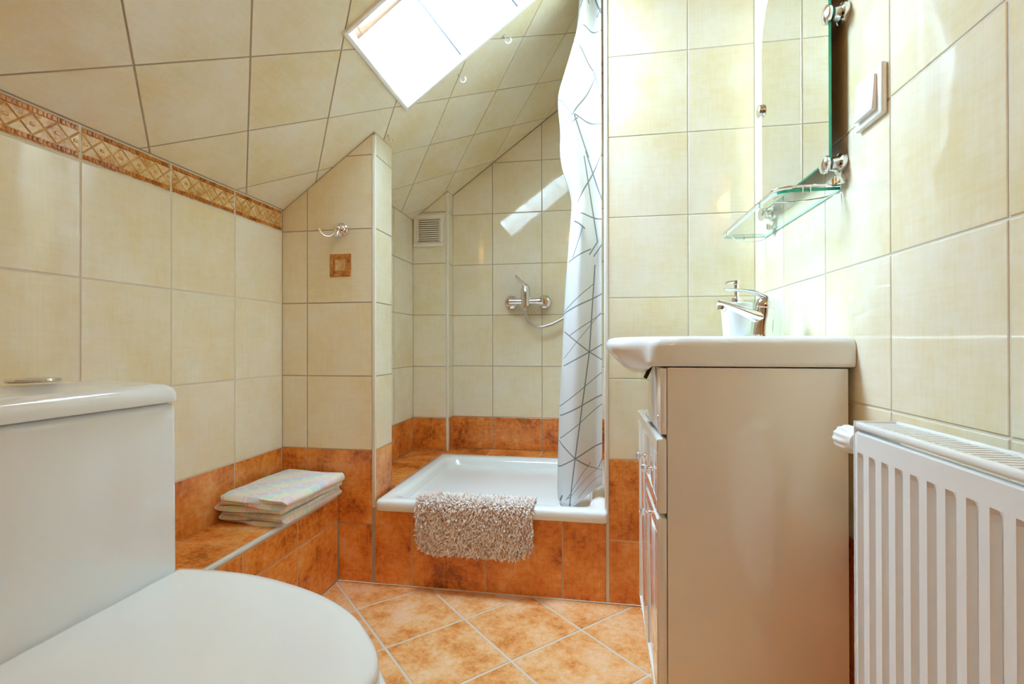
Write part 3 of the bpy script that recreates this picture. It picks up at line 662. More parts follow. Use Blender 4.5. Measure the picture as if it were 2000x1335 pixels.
# ------------------------------------------------------------------ robe hook
rh = tag(empty('robe_hook', (-.860, YB, 1.195)), 'chrome double robe hook above the bronze inset', 'hook')
world_parent(lathe('base', [(.001, 0), (.0215, 0), (.0225, .004), (.018, .009), (.0145, .010), (.0145, .015), (.010, .019), (.001, .020)], (-.860, YB, 1.196), (0, -1, 0), CHROME), rh)
world_parent(lathe('boss', [(.001, 0), (.008, 0), (.0095, .003), (.0095, .012), (.006, .015), (.001, .016)], (-.864, YB - .018, 1.196), (0, -1, 0), CHROME, seg=18), rh)
world_parent(tube('prong', spline([(-.866, YB - .024, 1.192), (-.872, YB - .032, 1.176), (-.882, YB - .044, 1.166), (-.897, YB - .056, 1.168), (-.906, YB - .060, 1.182), (-.909, YB - .061, 1.190)], 6), .0034, CHROME, seg=10), rh)
world_parent(tube('prong', spline([(-.861, YB - .024, 1.190), (-.860, YB - .034, 1.172), (-.857, YB - .046, 1.162), (-.851, YB - .056, 1.168), (-.848, YB - .059, 1.178)], 6), .0034, CHROME, seg=10), rh)

# ------------------------------------------------------------------ toilet
toi = tag(empty('toilet', (-.55, .56, 0)), 'white close-coupled toilet with its lid down in front of the bench', 'toilet')
YC = .530
HALF = [(-.700, .742), (-.655, .746), (-.606, .7455), (-.534, .738), (-.445, .713), (-.378, .683), (-.329, .649), (-.294, .614), (-.270, .584), (-.256, .555), (-.2515, YC)]
hs = spline(HALF, 5)
far = [(p[0], p[1]) for p in hs]; near = [(x, 2 * YC - y) for x, y in far[::-1]][1:]
OUT = far + near
def outline(ins, z, sx=1.0, sy=1.0, cx=-.47, dx=0.0, back=None):
    pts = []
    n = len(OUT)
    for i, (x, y) in enumerate(OUT):
        a, b_ = OUT[i - 1], OUT[(i + 1) % n]; tx, ty = b_[0] - a[0], b_[1] - a[1]; l = math.hypot(tx, ty)
        if i in (0, n - 1): nx_, ny_ = (0, -1) if i == 0 else (0, 1); nx_ = .7
        else: nx_, ny_ = ty / l * 1.0, -tx / l
        # inward normal for a clockwise loop
        qx, qy = x + ins * nx_ * (1), y + ins * ny_
        pts.append(Vector((cx + (qx - cx) * sx + dx, YC + (qy - YC) * sy, z)))
    return pts
# check orientation of inset: far side must move towards the centre
if (outline(.02, 0)[15].y - YC) > (OUT[15][1] - YC):
    _o = outline
    def outline(ins, z, sx=1.0, sy=1.0, cx=-.47, dx=0.0): return _o(-ins, z, sx, sy, cx, dx)
def place(o, p): return world_parent(o, p)
place(loft('seat_lid', [outline(0, .4095, .93, .93), outline(.003, .4105), outline(0, .414), outline(0, .420), outline(.0025, .4262), outline(.008, .4296), outline(.02, .4312), outline(0, .4318, .75, .75), outline(0, .432, .4, .4), outline(0, .432, .05, .05)], CERAMIC, ang=60), toi)
place(loft('seat_ring', [outline(.010, .389), outline(.001, .3905), outline(-.001, .395), outline(-.001, .403), outline(.003, .4075), outline(.012, .4085)], CERAMIC, ang=60), toi)
rings = []
for z, sx, sy, dx in [(0.0, .60, .56, -.09), (.012, .605, .565, -.09), (.05, .58, .52, -.09), (.12, .60, .54, -.085), (.20, .70, .68, -.06), (.27, .86, .88, -.022), (.32, .97, .985, 0.0), (.355, 1.025, 1.03, .008), (.375, 1.03, 1.035, .009), (.384, 1.015, 1.02, .006), (.3875, .985, .985, 0)]:
    rings.append(outline(0, z, sx, sy, dx=dx))
place(loft('bowl', rings, CERAMIC, ang=70), toi)
TYN, TYF = .378, .742
place(box('bowl_shelf', -.868, -.66, YC - .16, YC + .16, .20, .386, CERAMIC, None, .03, 4), toi)
bm = bmesh.new(); bm_box(bm, -.868, -.702, TYN, TYF, .376, .7085, .012, 4)
for v in bm.verts:
    f_ = (.7085 - v.co.z) / .33; v.co.y = .560 + (v.co.y - .560) * (1 - .018 * (1 - f_)) if f_ < .99 else v.co.y
place(link('cistern', from_bm('cistern', bm, True), CERAMIC), toi)
def lid_ring(ins, z, crown):
    pts = rrect(-.874 + ins, -.695 - ins, TYN - .006 + ins, TYF + .004 - ins, max(.03 - ins, .006), 0, 7)
    return pts
def lid_top(d, zc):
    pts = rrect(-.874 + d, -.695 - d, TYN - .006 + d, TYF + .004 - d, max(.028 - d, .004), 0, 7)
    for p in pts:
        q = abs(p.y - .560) / .186; p.z = zc + .016 * (1 - q * q)
    return pts
def flatr(d, z):
    pts = rrect(-.874 + d, -.695 - d, TYN - .006 + d, TYF + .004 - d, max(.028 - d, .004), z, 7); return pts
place(loft('cistern_lid', [flatr(.006, .7100), flatr(.0005, .7108), flatr(0, .7125)] + [[Vector((a.x, a.y, a.z + (.7125 + dz - a.z) * 1.0 + k * .016 * (1 - (abs(a.y - .560) / .186) ** 2))) for a in flatr(d, .7125)] for d, dz, k in [(0, .008, .4), (.0015, .013, .75), (.005, .0185, .9), (.012, .0225, 1), (.024, .0245, 1), (.05, .0255, 1), (.08, .026, 1)]], CERAMIC, ang=70), toi)
place(lathe('flush_button', [(.001, 0), (.029, 0), (.031, .002), (.029, .005), (.024, .0055), (.0235, .004), (.022, .0055), (.010, .008), (.001, .0085)], (-.786, .581, .7535), (0, 0, 1), CHROME), toi)

# ------------------------------------------------------------------ folded towels
m, nt, b = new_mat('pastel_scale_towel'); uvn = node(nt, 'ShaderNodeUVMap'); uvn.uv_map = 'cloth'
sc_ = node(nt, 'ShaderNodeVectorMath', operation='MULTIPLY'); sc_.inputs[1].default_value = (1 / .040, 1 / .032, 1); L(nt, uvn.outputs[0], sc_.inputs[0])
br = node(nt, 'ShaderNodeTexVoronoi', voronoi_dimensions='2D', feature='DISTANCE_TO_EDGE'); br.inputs['Randomness'].default_value = .0
# offset rows by half a cell: shear on floor(v)
sp = node(nt, 'ShaderNodeSeparateXYZ'); L(nt, sc_.outputs[0], sp.inputs[0])
flo = node(nt, 'ShaderNodeMath', operation='FLOOR'); L(nt, sp.outputs['Y'], flo.inputs[0])
half = node(nt, 'ShaderNodeMath', operation='MULTIPLY', in_1=.5); L(nt, flo.outputs[0], half.inputs[0])
ax = node(nt, 'ShaderNodeMath', operation='ADD'); L(nt, sp.outputs['X'], ax.inputs[0]); L(nt, half.outputs[0], ax.inputs[1])
fx = node(nt, 'ShaderNodeMath', operation='FLOOR'); L(nt, ax.outputs[0], fx.inputs[0])
frx = node(nt, 'ShaderNodeMath', operation='FRACT'); L(nt, ax.outputs[0], frx.inputs[0]); fry = node(nt, 'ShaderNodeMath', operation='FRACT'); L(nt, sp.outputs['Y'], fry.inputs[0])
# scalloped lower edge of every scale
cx_ = node(nt, 'ShaderNodeMath', operation='SUBTRACT', in_1=.5); L(nt, frx.outputs[0], cx_.inputs[0])
cq = node(nt, 'ShaderNodeMath', operation='MULTIPLY'); L(nt, cx_.outputs[0], cq.inputs[0]); L(nt, cx_.outputs[0], cq.inputs[1])
arc = node(nt, 'ShaderNodeMath', operation='MULTIPLY_ADD', in_1=3.2, in_2=.05); L(nt, cq.outputs[0], arc.inputs[0])
below = node(nt, 'ShaderNodeMath', operation='LESS_THAN'); L(nt, fry.outputs[0], below.inputs[0]); L(nt, arc.outputs[0], below.inputs[1])
dif = node(nt, 'ShaderNodeMath', operation='SUBTRACT'); L(nt, fry.outputs[0], dif.inputs[0]); L(nt, arc.outputs[0], dif.inputs[1])
ab = node(nt, 'ShaderNodeMath', operation='ABSOLUTE'); L(nt, dif.outputs[0], ab.inputs[0])
lin = node(nt, 'ShaderNodeMath', operation='LESS_THAN', in_1=.10); L(nt, ab.outputs[0], lin.inputs[0])
row = node(nt, 'ShaderNodeMath', operation='SUBTRACT'); L(nt, flo.outputs[0], row.inputs[0]); L(nt, below.outputs[0], row.inputs[1])
band = node(nt, 'ShaderNodeMath', operation='MULTIPLY_ADD', in_1=.17); L(nt, row.outputs[0], band.inputs[0])
fx2 = node(nt, 'ShaderNodeMath', operation='MULTIPLY', in_1=.21); L(nt, fx.outputs[0], fx2.inputs[0]); L(nt, fx2.outputs[0], band.inputs[2])
fb2 = node(nt, 'ShaderNodeMath', operation='FRACT'); L(nt, band.outputs[0], fb2.inputs[0])
cr = node(nt, 'ShaderNodeValToRGB'); cr.color_ramp.interpolation = 'LINEAR'; e = cr.color_ramp.elements
for _ in range(4): e.new(.5)
for i, (p, c) in enumerate([(0, (.70, .75, .86)), (.2, (.84, .70, .78)), (.4, (.86, .78, .74)), (.55, (.84, .85, .68)), (.75, (.66, .84, .75)), (1, (.70, .75, .86))]): e[i].position = p; e[i].color = (*c, 1)
L(nt, fb2.outputs[0], cr.inputs['Fac'])
mx = node(nt, 'ShaderNodeMix', data_type='RGBA'); mx.inputs['B'].default_value = (.86, .85, .84, 1); L(nt, cr.outputs[0], mx.inputs['A'])
lf = node(nt, 'ShaderNodeMath', operation='MULTIPLY', in_1=1.0); L(nt, lin.outputs[0], lf.inputs[0]); L(nt, lf.outputs[0], mx.inputs['Factor'])
L(nt, mx.outputs['Result'], b.inputs['Base Color']); b.inputs['Roughness'].default_value = .95; b.inputs['Specular IOR Level'].default_value = .1
nz = node(nt, 'ShaderNodeTexNoise'); nz.inputs['Scale'].default_value = 420; g_ = node(nt, 'ShaderNodeNewGeometry'); L(nt, g_.outputs['Position'], nz.inputs['Vector'])
bp = node(nt, 'ShaderNodeBump'); bp.inputs['Strength'].default_value = .6; bp.inputs['Distance'].default_value = .0015; L(nt, nz.outputs['Fac'], bp.inputs['Height']); L(nt, bp.outputs['Normal'], b.inputs['Normal'])
TOWEL = m
def folded_towel(name, z0, layers, x0, x1, y0, y1, th, gap, mat, label, seed, start_right=True, zscale=1.0, tilt=0.0):
    """A sheet folded back and forth; folds run along y, the layered ends face the camera."""
    rnd = random.Random(seed); path = []; step = th + gap
    n = 26
    for k in range(layers):
        z = z0 + th / 2 + k * step
        ins0, ins1 = rnd.uniform(.002, .012), rnd.uniform(.001, .006)
        xs = np.linspace(x0 + step * .5 + (ins0 if k % 2 else ins0), x1 - step * .5 - ins1, n)
        if (k % 2 == 1) == start_right: xs = xs[::-1]
        for x in xs: path.append((x, z + .0012 * math.sin(18 * x + k * 1.7 + seed)))
        if k < layers - 1:                         # rounded turn up to the next layer
            side = 1 if xs[-1] > xs[0] else -1
            for a in np.linspace(-80, 80, 7):
                a = math.radians(a); path.append((xs[-1] + side * step * .5 * math.cos(a) * 1.05, z + step / 2 + step / 2 * math.sin(a)))
    P = np.array(path); T = np.gradient(P, axis=0); T /= np.linalg.norm(T, axis=1)[:, None]; Nn = np.stack([-T[:, 1], T[:, 0]], 1)
    loop = np.vstack([P + Nn * th / 2, (P - Nn * th / 2)[::-1]]); s = np.concatenate([[0], np.cumsum(np.linalg.norm(np.diff(P, axis=0), axis=1))]); us_ = np.concatenate([s, s[::-1] + .0])
    M = len(loop); ny = 22; vs, fs, uv = [], [], []
    for j in range(ny + 1):
        f = j / ny; y = y0 + (y1 - y0) * f; edge = min(f, 1 - f) * 2
        for i in range(M):
            x, z = loop[i]; w = 1 - .10 * max(0, 1 - edge * 6) * ((z - z0) / (layers * step))
            hz = (z - z0) / (layers * step)
            xx = x + .003 * math.sin(9 * y + 6 * hz + seed) - tilt * (f) * 0
            zz_ = z0 + (z - z0) * (1 + .05 * math.sin(6 * y + seed)) * (1 - .06 * max(0, 1 - edge * 5)) + .0008 * math.sin(45 * y + 30 * x)
            yy = y + (.006 * math.sin(25 * x + hz * 9 + seed) if j == 0 else 0)
            vs.append((xx, yy, zz_)); uv.append((y, us_[i]))
    for j in range(ny):
        for i in range(M): fs.append((j * M + i, j * M + (i + 1) % M, (j + 1) * M + (i + 1) % M, (j + 1) * M + i))
    h2 = M // 2
    for j in (0, ny):
        for i in range(h2 - 1): fs.append((j * M + i, j * M + i + 1, j * M + M - 2 - i, j * M + M - 1 - i))
    me = bpy.data.meshes.new(name); me.from_pydata(vs, [], fs); me.update()
    l = me.uv_layers.new(name='cloth')
    for lp in me.loops: l.data[lp.index].uv = uv[lp.vertex_index]
    bm = bmesh.new(); bm.from_mesh(me); bmesh.ops.recalc_face_normals(bm, faces=bm.faces); bm.to_mesh(me); bm.free(); sharp(me, 60)
    o = link(name, me, mat)
    cx_, cy2 = (x0 + x1) / 2, (y0 + y1) / 2
    R = Matrix.Translation((cx_, cy2, 0)) @ Matrix.Rotation(tilt, 4, 'Z') @ Matrix.Translation((-cx_, -cy2, 0)); me.transform(R)
    return tag(o, label, 'towel', 'folded pastel towels on the bench')
folded_towel('folded_towel', .2965, 3, -1.070, -.858, 1.272, 1.568, .0095, .0018, TOWEL, 'lower folded pastel towel lying on the terracotta bench', 3, True, tilt=-.03)
folded_towel('folded_towel', .3325, 3, -1.073, -.845, 1.262, 1.565, .0125, .0027, TOWEL, 'upper folded pastel scale-patterned towel, on top of the other', 5, False, tilt=-.05)

# ------------------------------------------------------------------ shaggy bath mat over the tray edge
matt = tag(empty('bath_mat', (-.39, 1.56, .29)), 'shaggy beige bath mat draped over the front of the shower tray', 'bath mat')
prof = spline([(1.640, .2800), (1.618, .2945), (1.597, .2985), (1.575, .2995), (1.556, .297), (1.5485, .286), (1.5475, .26), (1.5475, .22), (1.549, .17), (1.5505, .128)], 5)
MX0, MX1 = -.582, -.200
PL = np.array(prof); sl = np.concatenate([[0], np.cumsum(np.linalg.norm(np.diff(PL, axis=0), axis=1))]); SL = sl[-1]
def mat_pt(x, s):
    y = np.interp(s, sl, PL[:, 0]); z = np.interp(s, sl, PL[:, 1]); ds = .002
    ty = np.interp(min(s + ds, SL), sl, PL[:, 0]) - np.interp(max(s - ds, 0), sl, PL[:, 0]); tz = np.interp(min(s + ds, SL), sl, PL[:, 1]) - np.interp(max(s - ds, 0), sl, PL[:, 1]); l = math.hypot(ty, tz)
    return np.array((x, y, z)), np.array((0, tz / l * 1.0, -ty / l))
def mat_x(s):                                       # rounded lower corners
    d = SL - s; r = .055
    k = 0 if d > r else r - math.sqrt(max(0, r * r - (r - d) ** 2))
    return MX0 + k * 1.1, MX1 - k * 1.5 - .018 * min(1, s / SL) * 0
vs, fs = [], []
ns, nx = 60, 24
for j in range(ns + 1):
    s = SL * j / ns * .995; a, b_ = mat_x(s)
    for i in range(nx + 1):
        p, n_ = mat_pt(a + (b_ - a) * i / nx, s); vs.append(p)
for j in range(ns):
    for i in range(nx):
        q = j * (nx + 1) + i; fs.append((q, q + 1, q + nx + 2, q + nx + 1))
MATB = plain('mat_backing', (.55, .42, .34), .95)
o = link('backing', mesh('backing', vs, fs, True), MATB); place(o, matt); md = o.modifiers.new('t', 'SOLIDIFY'); md.thickness = .005; md.offset = 0
# pile: short bent yarn tufts
m, nt, b = new_mat('mat_pile'); at = node(nt, 'ShaderNodeAttribute'); at.attribute_name = 'yarn'
L(nt, at.outputs['Color'], b.inputs['Base Color']); b.inputs['Roughness'].default_value = .95; b.inputs['Specular IOR Level'].default_value = .1
rs = np.random.RandomState(11); vs, fs, cols = [], [], []
sp_ = .0044; s = .002
while s < SL:
    a, b_ = mat_x(min(s, SL * .999)); x = a
    while x < b_:
        xx, ss = x + rs.uniform(-.002, .002), min(max(s + rs.uniform(-.002, .002), 0), SL * .998)
        seam = MX1 - .030 - .012 * (ss / SL)
        if not (abs(xx - seam) < .0035 and ss > .05):
            p, n_ = mat_pt(xx, ss); lean = np.array((rs.uniform(-1, 1), rs.uniform(-.5, .5), rs.uniform(-1.2, .35))) * .006
            hgt = rs.uniform(.009, .015); r = rs.uniform(.0016, .0026); base = len(vs)
            t1 = np.array((1, 0, 0)); t2 = np.cross(n_, t1)
            c = [p, p + n_ * hgt * .6 + lean * .5, p + n_ * hgt * .95 + lean * 1.4]; rr = [r, r * 1.25, r * .55]
            for cc, q in zip(c, rr):
                for k in range(4):
                    th = math.pi / 2 * k; vs.append(cc + t1 * q * math.cos(th) + t2 * q * math.sin(th))
            for lv in range(2):
                for k in range(4): fs.append((base + lv * 4 + k, base + lv * 4 + (k + 1) % 4, base + lv * 4 + 4 + (k + 1) % 4, base + lv * 4 + 4 + k))
            fs.append((base + 8, base + 9, base + 10, base + 11))
            t = rs.rand(); c1, c2 = np.array((.94, .89, .87)), np.array((.62, .36, .24)); cc = c1 * (1 - t ** 4) + c2 * t ** 4
            cols.extend([(*cc, 1)] * 12)
        x += sp_
    s += sp_
me = bpy.data.meshes.new('pile'); me.from_pydata([tuple(v) for v in vs], [], fs); me.update(); me.polygons.foreach_set('use_smooth', [True] * len(me.polygons))
ca = me.color_attributes.new('yarn', 'FLOAT_COLOR', 'POINT'); ca.data.foreach_set('color', np.array(cols, dtype=np.float32).ravel())
o = link('pile', me, m); place(o, matt); o['kind'] = 'stuff'

# ------------------------------------------------------------------ vanity cabinet
van = tag(empty('vanity_cabinet', (.29, 1.225, 0)), 'glossy white vanity cabinet under the washbasin', 'cabinet')
VY0, VY1, VXF, VXB, VZ = 1.000, 1.440, .1325, .4500, .7600
P = lambda *a, **k: place(box(*a, **k), van)
P('side_panel', VXF, VXB, VY0, VY0 + .016, .0, VZ, LACQ, bev=.0008)
P('side_panel', VXF, VXB, VY1 - .016, VY1, .0, VZ, LACQ, bev=.0008)
P('back_panel', VXB - .006, VXB - .001, VY0 + .0165, VY1 - .0165, .06, VZ - .001, LACQ)
P('bottom_panel', VXF + .002, VXB - .0065, VY0 + .0165, VY1 - .0165, .085, .10, LACQ)
P('plinth', VXF + .004, VXF + .018, VY0 + .0165, VY1 - .0165, .0, .0845, LACQ)
def front(name, y0, y1, z0, z1, knob=None):
    o = P(name, .1135, VXF - .0006, y0, y1, z0, z1, LACQ, bev=.004)
    # raised border and field on the front face
    bm = bmesh.new(); w = .028
    bm_box(bm, .1122, .1145, y0 + .002, y1 - .002, z0 + .002, z0 + w, .0015, 1); bm_box(bm, .1122, .1145, y0 + .002, y1 - .002, z1 - w, z1 - .002, .0015, 1)
    bm_box(bm, .1122, .1145, y0 + .002, y0 + w, z0 + w, z1 - w, .0015, 1); bm_box(bm, .1122, .1145, y1 - w, y1 - .002, z0 + w, z1 - w, .0015, 1)
    f = link('moulding', from_bm('moulding', bm), LACQ, o)
    if knob:
        k = lathe('knob', [(.001, 0), (.007, 0), (.007, .002), (.0035, .005), (.0035, .011), (.008, .015), (.009, .019), (.007, .023), (.001, .0245)], (.1135, *knob), (-1, 0, 0), CHROME, o, seg=18)
    return o
YM = 1.222
front('door', YM + .002, VY1 - .001, .088, .6225, (1.236, .538))
front('drawer', VY0 + .001, YM - .002, .4765, .6225, (1.085, .545))
front('door', VY0 + .001, YM - .002, .088, .4690, (1.130, .438))
o = P('top_rail', .1185, VXF - .0006, VY0 + .001, VY1 - .001, .630, VZ - .001, LACQ, bev=.003)
lathe('screw_cap', [(.001, 0), (.005, 0), (.004, .0015), (.001, .0018)], (.1185, VY0 + .03, .66), (-1, 0, 0), STEEL, o, seg=12)

# ------------------------------------------------------------------ washbasin
wbn = tag(empty('washbasin', (.29, 1.225, .7615)), 'white ceramic washbasin with a bulging front on the vanity', 'washbasin')
BY0, BY1, BXB, BXF = .993, 1.452, .4595, .098
NB = 40
def bulge(y):
    q = (y - (BY0 + BY1) / 2) / ((BY1 - BY0) / 2); a = max(0, 1 - (abs(q) / .90) ** 2.6); return a
def basin_ring(ins, z, fx=1.0, zdrop=0.0, round_=.016):
    """Plan outline: straight back and sides, front edge swelling out in the middle."""
    pts = []
    y0, y1, xb = BY0 + ins, BY1 - ins, BXB - min(ins, .012) * .3
    fr_ = []
    for k in range(NB + 1):
        f = k / NB; y = y1 - (y1 - y0) * f; e = bulge(y)
        xf = BXF - (.080 * fx) * e + ins
        c = min(f, 1 - f) * (y1 - y0)
        if c < round_: xf += round_ - math.sqrt(max(0, round_ ** 2 - (round_ - c) ** 2))
        fr_.append(Vector((xf, y, z - zdrop * e)))
    pts += fr_
    for k in range(1, 9): pts.append(Vector((fr_[-1].x + (xb - fr_[-1].x) * k / 8, y0, z)))
    for k in range(1, 12): pts.append(Vector((xb, y0 + (y1 - y0) * k / 12, z)))
    for k in range(0, 8): pts.append(Vector((xb + (fr_[0].x - xb) * k / 8, y1, z)))
    return pts
RZ = .8205
rings = [basin_ring(.03, .7625, .0), basin_ring(.0145, .7625, .0), basin_ring(.006, .7625, .06, .022), basin_ring(.001, .765, .24, .026), basin_ring(0, .772, .48, .021), basin_ring(0, .784, .76, .011), basin_ring(0, .793, .91, .004), basin_ring(0, .801, 1.0, 0), basin_ring(.0018, .8085, 1.0, 0), basin_ring(.0060, .8150, 1.0, 0), basin_ring(.0115, .8188, 1.0), basin_ring(.018, RZ, 1.0), basin_ring(.030, RZ - .0003, 1.0)]
inner = basin_ring(.030, RZ - .0003, 1.0)
bc = Vector((.195, 1.2225, 0))
def bowl(f, z, ax_, ay_):
    out = []
    for p in inner:
        d = Vector((p.x - bc.x, p.y - bc.y, 0)); th = math.atan2(d.y, d.x); e = Vector((bc.x + ax_ * math.cos(th), bc.y + ay_ * math.sin(th), 0))
        q = Vector((p.x, p.y, 0)).lerp(e, f); out.append(Vector((q.x, q.y, z)))
    return out
rings += [bowl(.9, RZ - .002, .15, .185), bowl(1, RZ - .006, .14, .175), bowl(1, RZ - .035, .112, .155), bowl(1, RZ - .054, .056, .12), bowl(1, RZ - .085, .048, .10), bowl(1, RZ - .100, .03, .05)]
place(loft('basin', rings, CERAMIC, cap0=False, ang=60), wbn)
place(lathe('drain', [(.001, 0), (.022, 0), (.024, .002), (.012, .004), (.001, .005)], (.195, 1.2225, RZ - .0995), (0, 0, 1), CHROME), wbn)
place(tube('overflow_hose', [(.1125, 1.100, .7605), (.1065, 1.098, .747), (.0995, 1.096, .733)], .0042, DARK, seg=10), wbn)

# ------------------------------------------------------------------ basin tap
bt = tag(empty('basin_tap', (.372, 1.222, RZ)), 'chrome single-lever tap standing on the washbasin', 'tap')
B = lambda o: place(o, bt)
B(lathe('base_ring', [(.001, 0), (.027, 0), (.027, .003), (.0235, .006), (.001, .006)], (.372, 1.222, RZ), (0, 0, 1), CHROME))
body = spline([(.371, 1.222, RZ + .004, .0215), (.372, 1.222, RZ + .022, .0195), (.374, 1.222, RZ + .040, .0190), (.376, 1.222, RZ + .054, .0205), (.377, 1.222, RZ + .066, .0215)], 5)
B(tube('body', [p[:3] for p in body], [p[3] for p in body], CHROME, seg=24))
spt = spline([(.372, 1.222, RZ + .046, .017, .019), (.354, 1.222, RZ + .051, .015, .018), (.325, 1.222, RZ + .063, .0105, .0165), (.300, 1.222, RZ + .073, .008, .015), (.280, 1.222, RZ + .080, .0075, .014), (.272, 1.222, RZ + .082, .006, .013)], 5)
B(tube('spout', [p[:3] for p in spt], [(p[3], p[4]) for p in spt], CHROME, seg=20))
B(lathe('aerator', [(.001, 0), (.0095, 0), (.0105, .002), (.0105, .012), (.001, .012)], (.283, 1.222, RZ + .062), (.25, 0, 1), CHROME, seg=20))
B(lathe('cartridge_cap', [(.001, 0), (.0215, 0), (.0225, .003), (.0215, .012), (.017, .021), (.008, .026), (.001, .027)], (.377, 1.222, RZ + .0665), (.10, 0, 1), CHROME))
lev = spline([(.384, 1.222, RZ + .084, .010, .014), (.376, 1.222, RZ + .094, .0075, .013), (.355, 1.222, RZ + .103, .005, .012), (.330, 1.222, RZ + .108, .0035, .011), (.305, 1.222, RZ + .1105, .003, .010), (.290, 1.222, RZ + .112, .0028, .008)], 5)
B(tube('lever', [p[:3] for p in lev], [(p[3], p[4]) for p in lev], CHROME, seg=16))

# ------------------------------------------------------------------ soap dispenser and tumbler behind the tap
sd = tag(empty('soap_dispenser', (.345, 1.335, RZ)), 'white soap dispenser with a chrome pump behind the tap', 'soap dispenser')
MILK = plain('milk_white_glass', (.86, .87, .87), .12)
place(lathe('bottle', [(.001, 0), (.0300, 0), (.0312, .002), (.0330, .030), (.0375, .084), (.0372, .087), (.034, .0885), (.001, .089)], (.345, 1.335, RZ - .0008), (0, 0, 1), MILK), sd)
place(lathe('collar', [(.001, 0), (.012, 0), (.012, .012), (.0075, .014), (.0055, .016), (.0055, .046), (.008, .047), (.008, .056), (.001, .057)], (.345, 1.335, RZ + .088), (0, 0, 1), CHROME, seg=20), sd)
place(tube('nozzle', [(.345, 1.335, RZ + .140), (.330, 1.332, RZ + .1405), (.318, 1.330, RZ + .137)], [.005, .0042, .0035], CHROME, seg=10), sd)
gt = tag(empty('glass_tumbler', (.418, 1.400, RZ)), 'clear glass tumbler in the corner behind the tap', 'tumbler')
place(lathe('glass', [(.001, 0), (.031, 0), (.032, .002), (.0365, .100), (.0368, .1015), (.0352, .1015), (.031, .012), (.001, .010)], (.418, 1.400, RZ - .0008), (0, 0, 1), glass_mat('tumbler_glass', (.90, .95, .935))), gt)

# ------------------------------------------------------------------ mirror
mir = tag(empty('wall_mirror', (XR, 1.225, 1.155)), 'frameless mirror with an arched top and green glass edge', 'mirror')
yc, hw = 1.2235, .194
pts = [(yc - hw, 1.155), (yc + hw, 1.155), (yc + hw, 1.575)]
for k in range(1, 16):
    a = math.pi * k / 16; pts.append((yc + hw * math.cos(a), 1.575 + .165 * math.sin(a)))
pts.append((yc - hw, 1.575))
n = len(pts); XM0, XM1 = .4315, .4365
vs = [(XM0, y, z) for y, z in pts] + [(XM1, y, z) for y, z in pts]
fs = [tuple(range(n)), tuple(range(n, 2 * n))] + [(k, n + k, n + (k + 1) % n, (k + 1) % n) for k in range(n)]
me = mesh('mirror_pane', vs, fs); me.materials.append(MIRROR); me.materials.append(EDGEG); me.materials.append(STEEL)
for p in me.polygons: p.material_index = 1 if abs(p.normal.x) < .5 else 0
place(link('mirror_pane', me), mir)
def clip(y, z):
    return place(lathe('mirror_clip', [(.001, 0), (.0185, 0), (.0195, .003), (.0195, .010), (.014, .013), (.012, .0225), (.012, .0232), (.001, .0232)], (XR, y, z), (-1, 0, 0), CHROME, seg=24), mir), place(lathe('clip_cap', [(.001, 0), (.0165, 0), (.0175, .003), (.0165, .007), (.010, .0105), (.001, .0115)], (XM0 - .0003, y, z), (-1, 0, 0), CHROME, seg=24), mir)
for y, z in ((yc - hw - .004, 1.425), (yc + hw + .004, 1.425), (yc - hw + .008, 1.147), (yc + hw - .008, 1.147)): clip(y, z)

# ------------------------------------------------------------------ glass shelf
gs = tag(empty('glass_shelf', (XR, 1.265, 1.10)), 'small glass shelf with a chrome rail below the mirror', 'shelf')
SY0, SY1, SXF, SXB, SZ = 1.046, 1.486, .345, .4585, 1.1000
def shelf_outline(ins):
    r = .030 - ins; pts = [(SXB, SY0 + ins), ]
    for k in range(9):
        a = math.radians(270 - 90 * k / 8); pts.append((SXF + ins + r + r * math.cos(a), SY0 + ins + r + r * math.sin(a)))
    for k in range(9):
        a = math.radians(180 - 90 * k / 8); pts.append((SXF + ins + r + r * math.cos(a), SY1 - ins - r + r * math.sin(a)))
    pts.append((SXB, SY1 - ins)); return pts
o2 = shelf_outline(0); n = len(o2)
vs = [(x, y, SZ) for x, y in o2] + [(x, y, SZ + .006) for x, y in o2]
fs = [tuple(range(n)), tuple(range(n, 2 * n))] + [(k, n + k, n + (k + 1) % n, (k + 1) % n) for k in range(n)]
me = mesh('shelf_pane', vs, fs); me.materials.append(SHELFG); me.materials.append(EDGEG); me.materials.append(plain('pale_glass_edge', (.50, .78, .72), .08))
for p in me.polygons: p.material_index = (1 if p.normal.y < -.6 else 2) if abs(p.normal.z) < .5 else 0
place(link('shelf_pane', me), gs)
rail = [(x, y, SZ + .0105) for x, y in shelf_outline(-.001)]
place(tube('rail', rail, .0024, CHROME, seg=8), gs)
for (x, y) in ((SXF + .0465, SY0 - .001), (SXF + .060, SY0 - .001), (SXF - .001, SY0 + .10), (SXF - .001, SY1 - .06), (SXF + .06, SY1 + .001)):
    place(tube('rail_clip', [(x, y, SZ + .0105), (x, y, SZ - .003)], .0016, CHROME, seg=6), gs)
for ys_ in (SY0 + .004, SY1 - .004):
    sgn = 1 if ys_ < 1.2 else -1
    place(tube('bracket_wire', spline([(SXB, ys_, SZ - .005), (SXB - .03, ys_ + sgn * .004, SZ - .012), (SXF + .04, ys_ + sgn * .02, SZ - .012), (SXF + .012, ys_ + sgn * .05, SZ - .003)], 6), .0015, CHROME, seg=6), gs)
for y in (yc - hw + .008, yc + hw - .008):
    place(lathe('holder', [(.001, 0), (.0045, 0), (.0045, .014), (.001, .014)], (XM0 + .012, y, SZ + .0068), (0, 0, 1), CHROME, seg=12), gs)
    place(box('holder_plate', XR - .016, XR - .0015, y - .014, y + .014, SZ + .0066, SZ + .0145, CHROME, None, .002), gs)

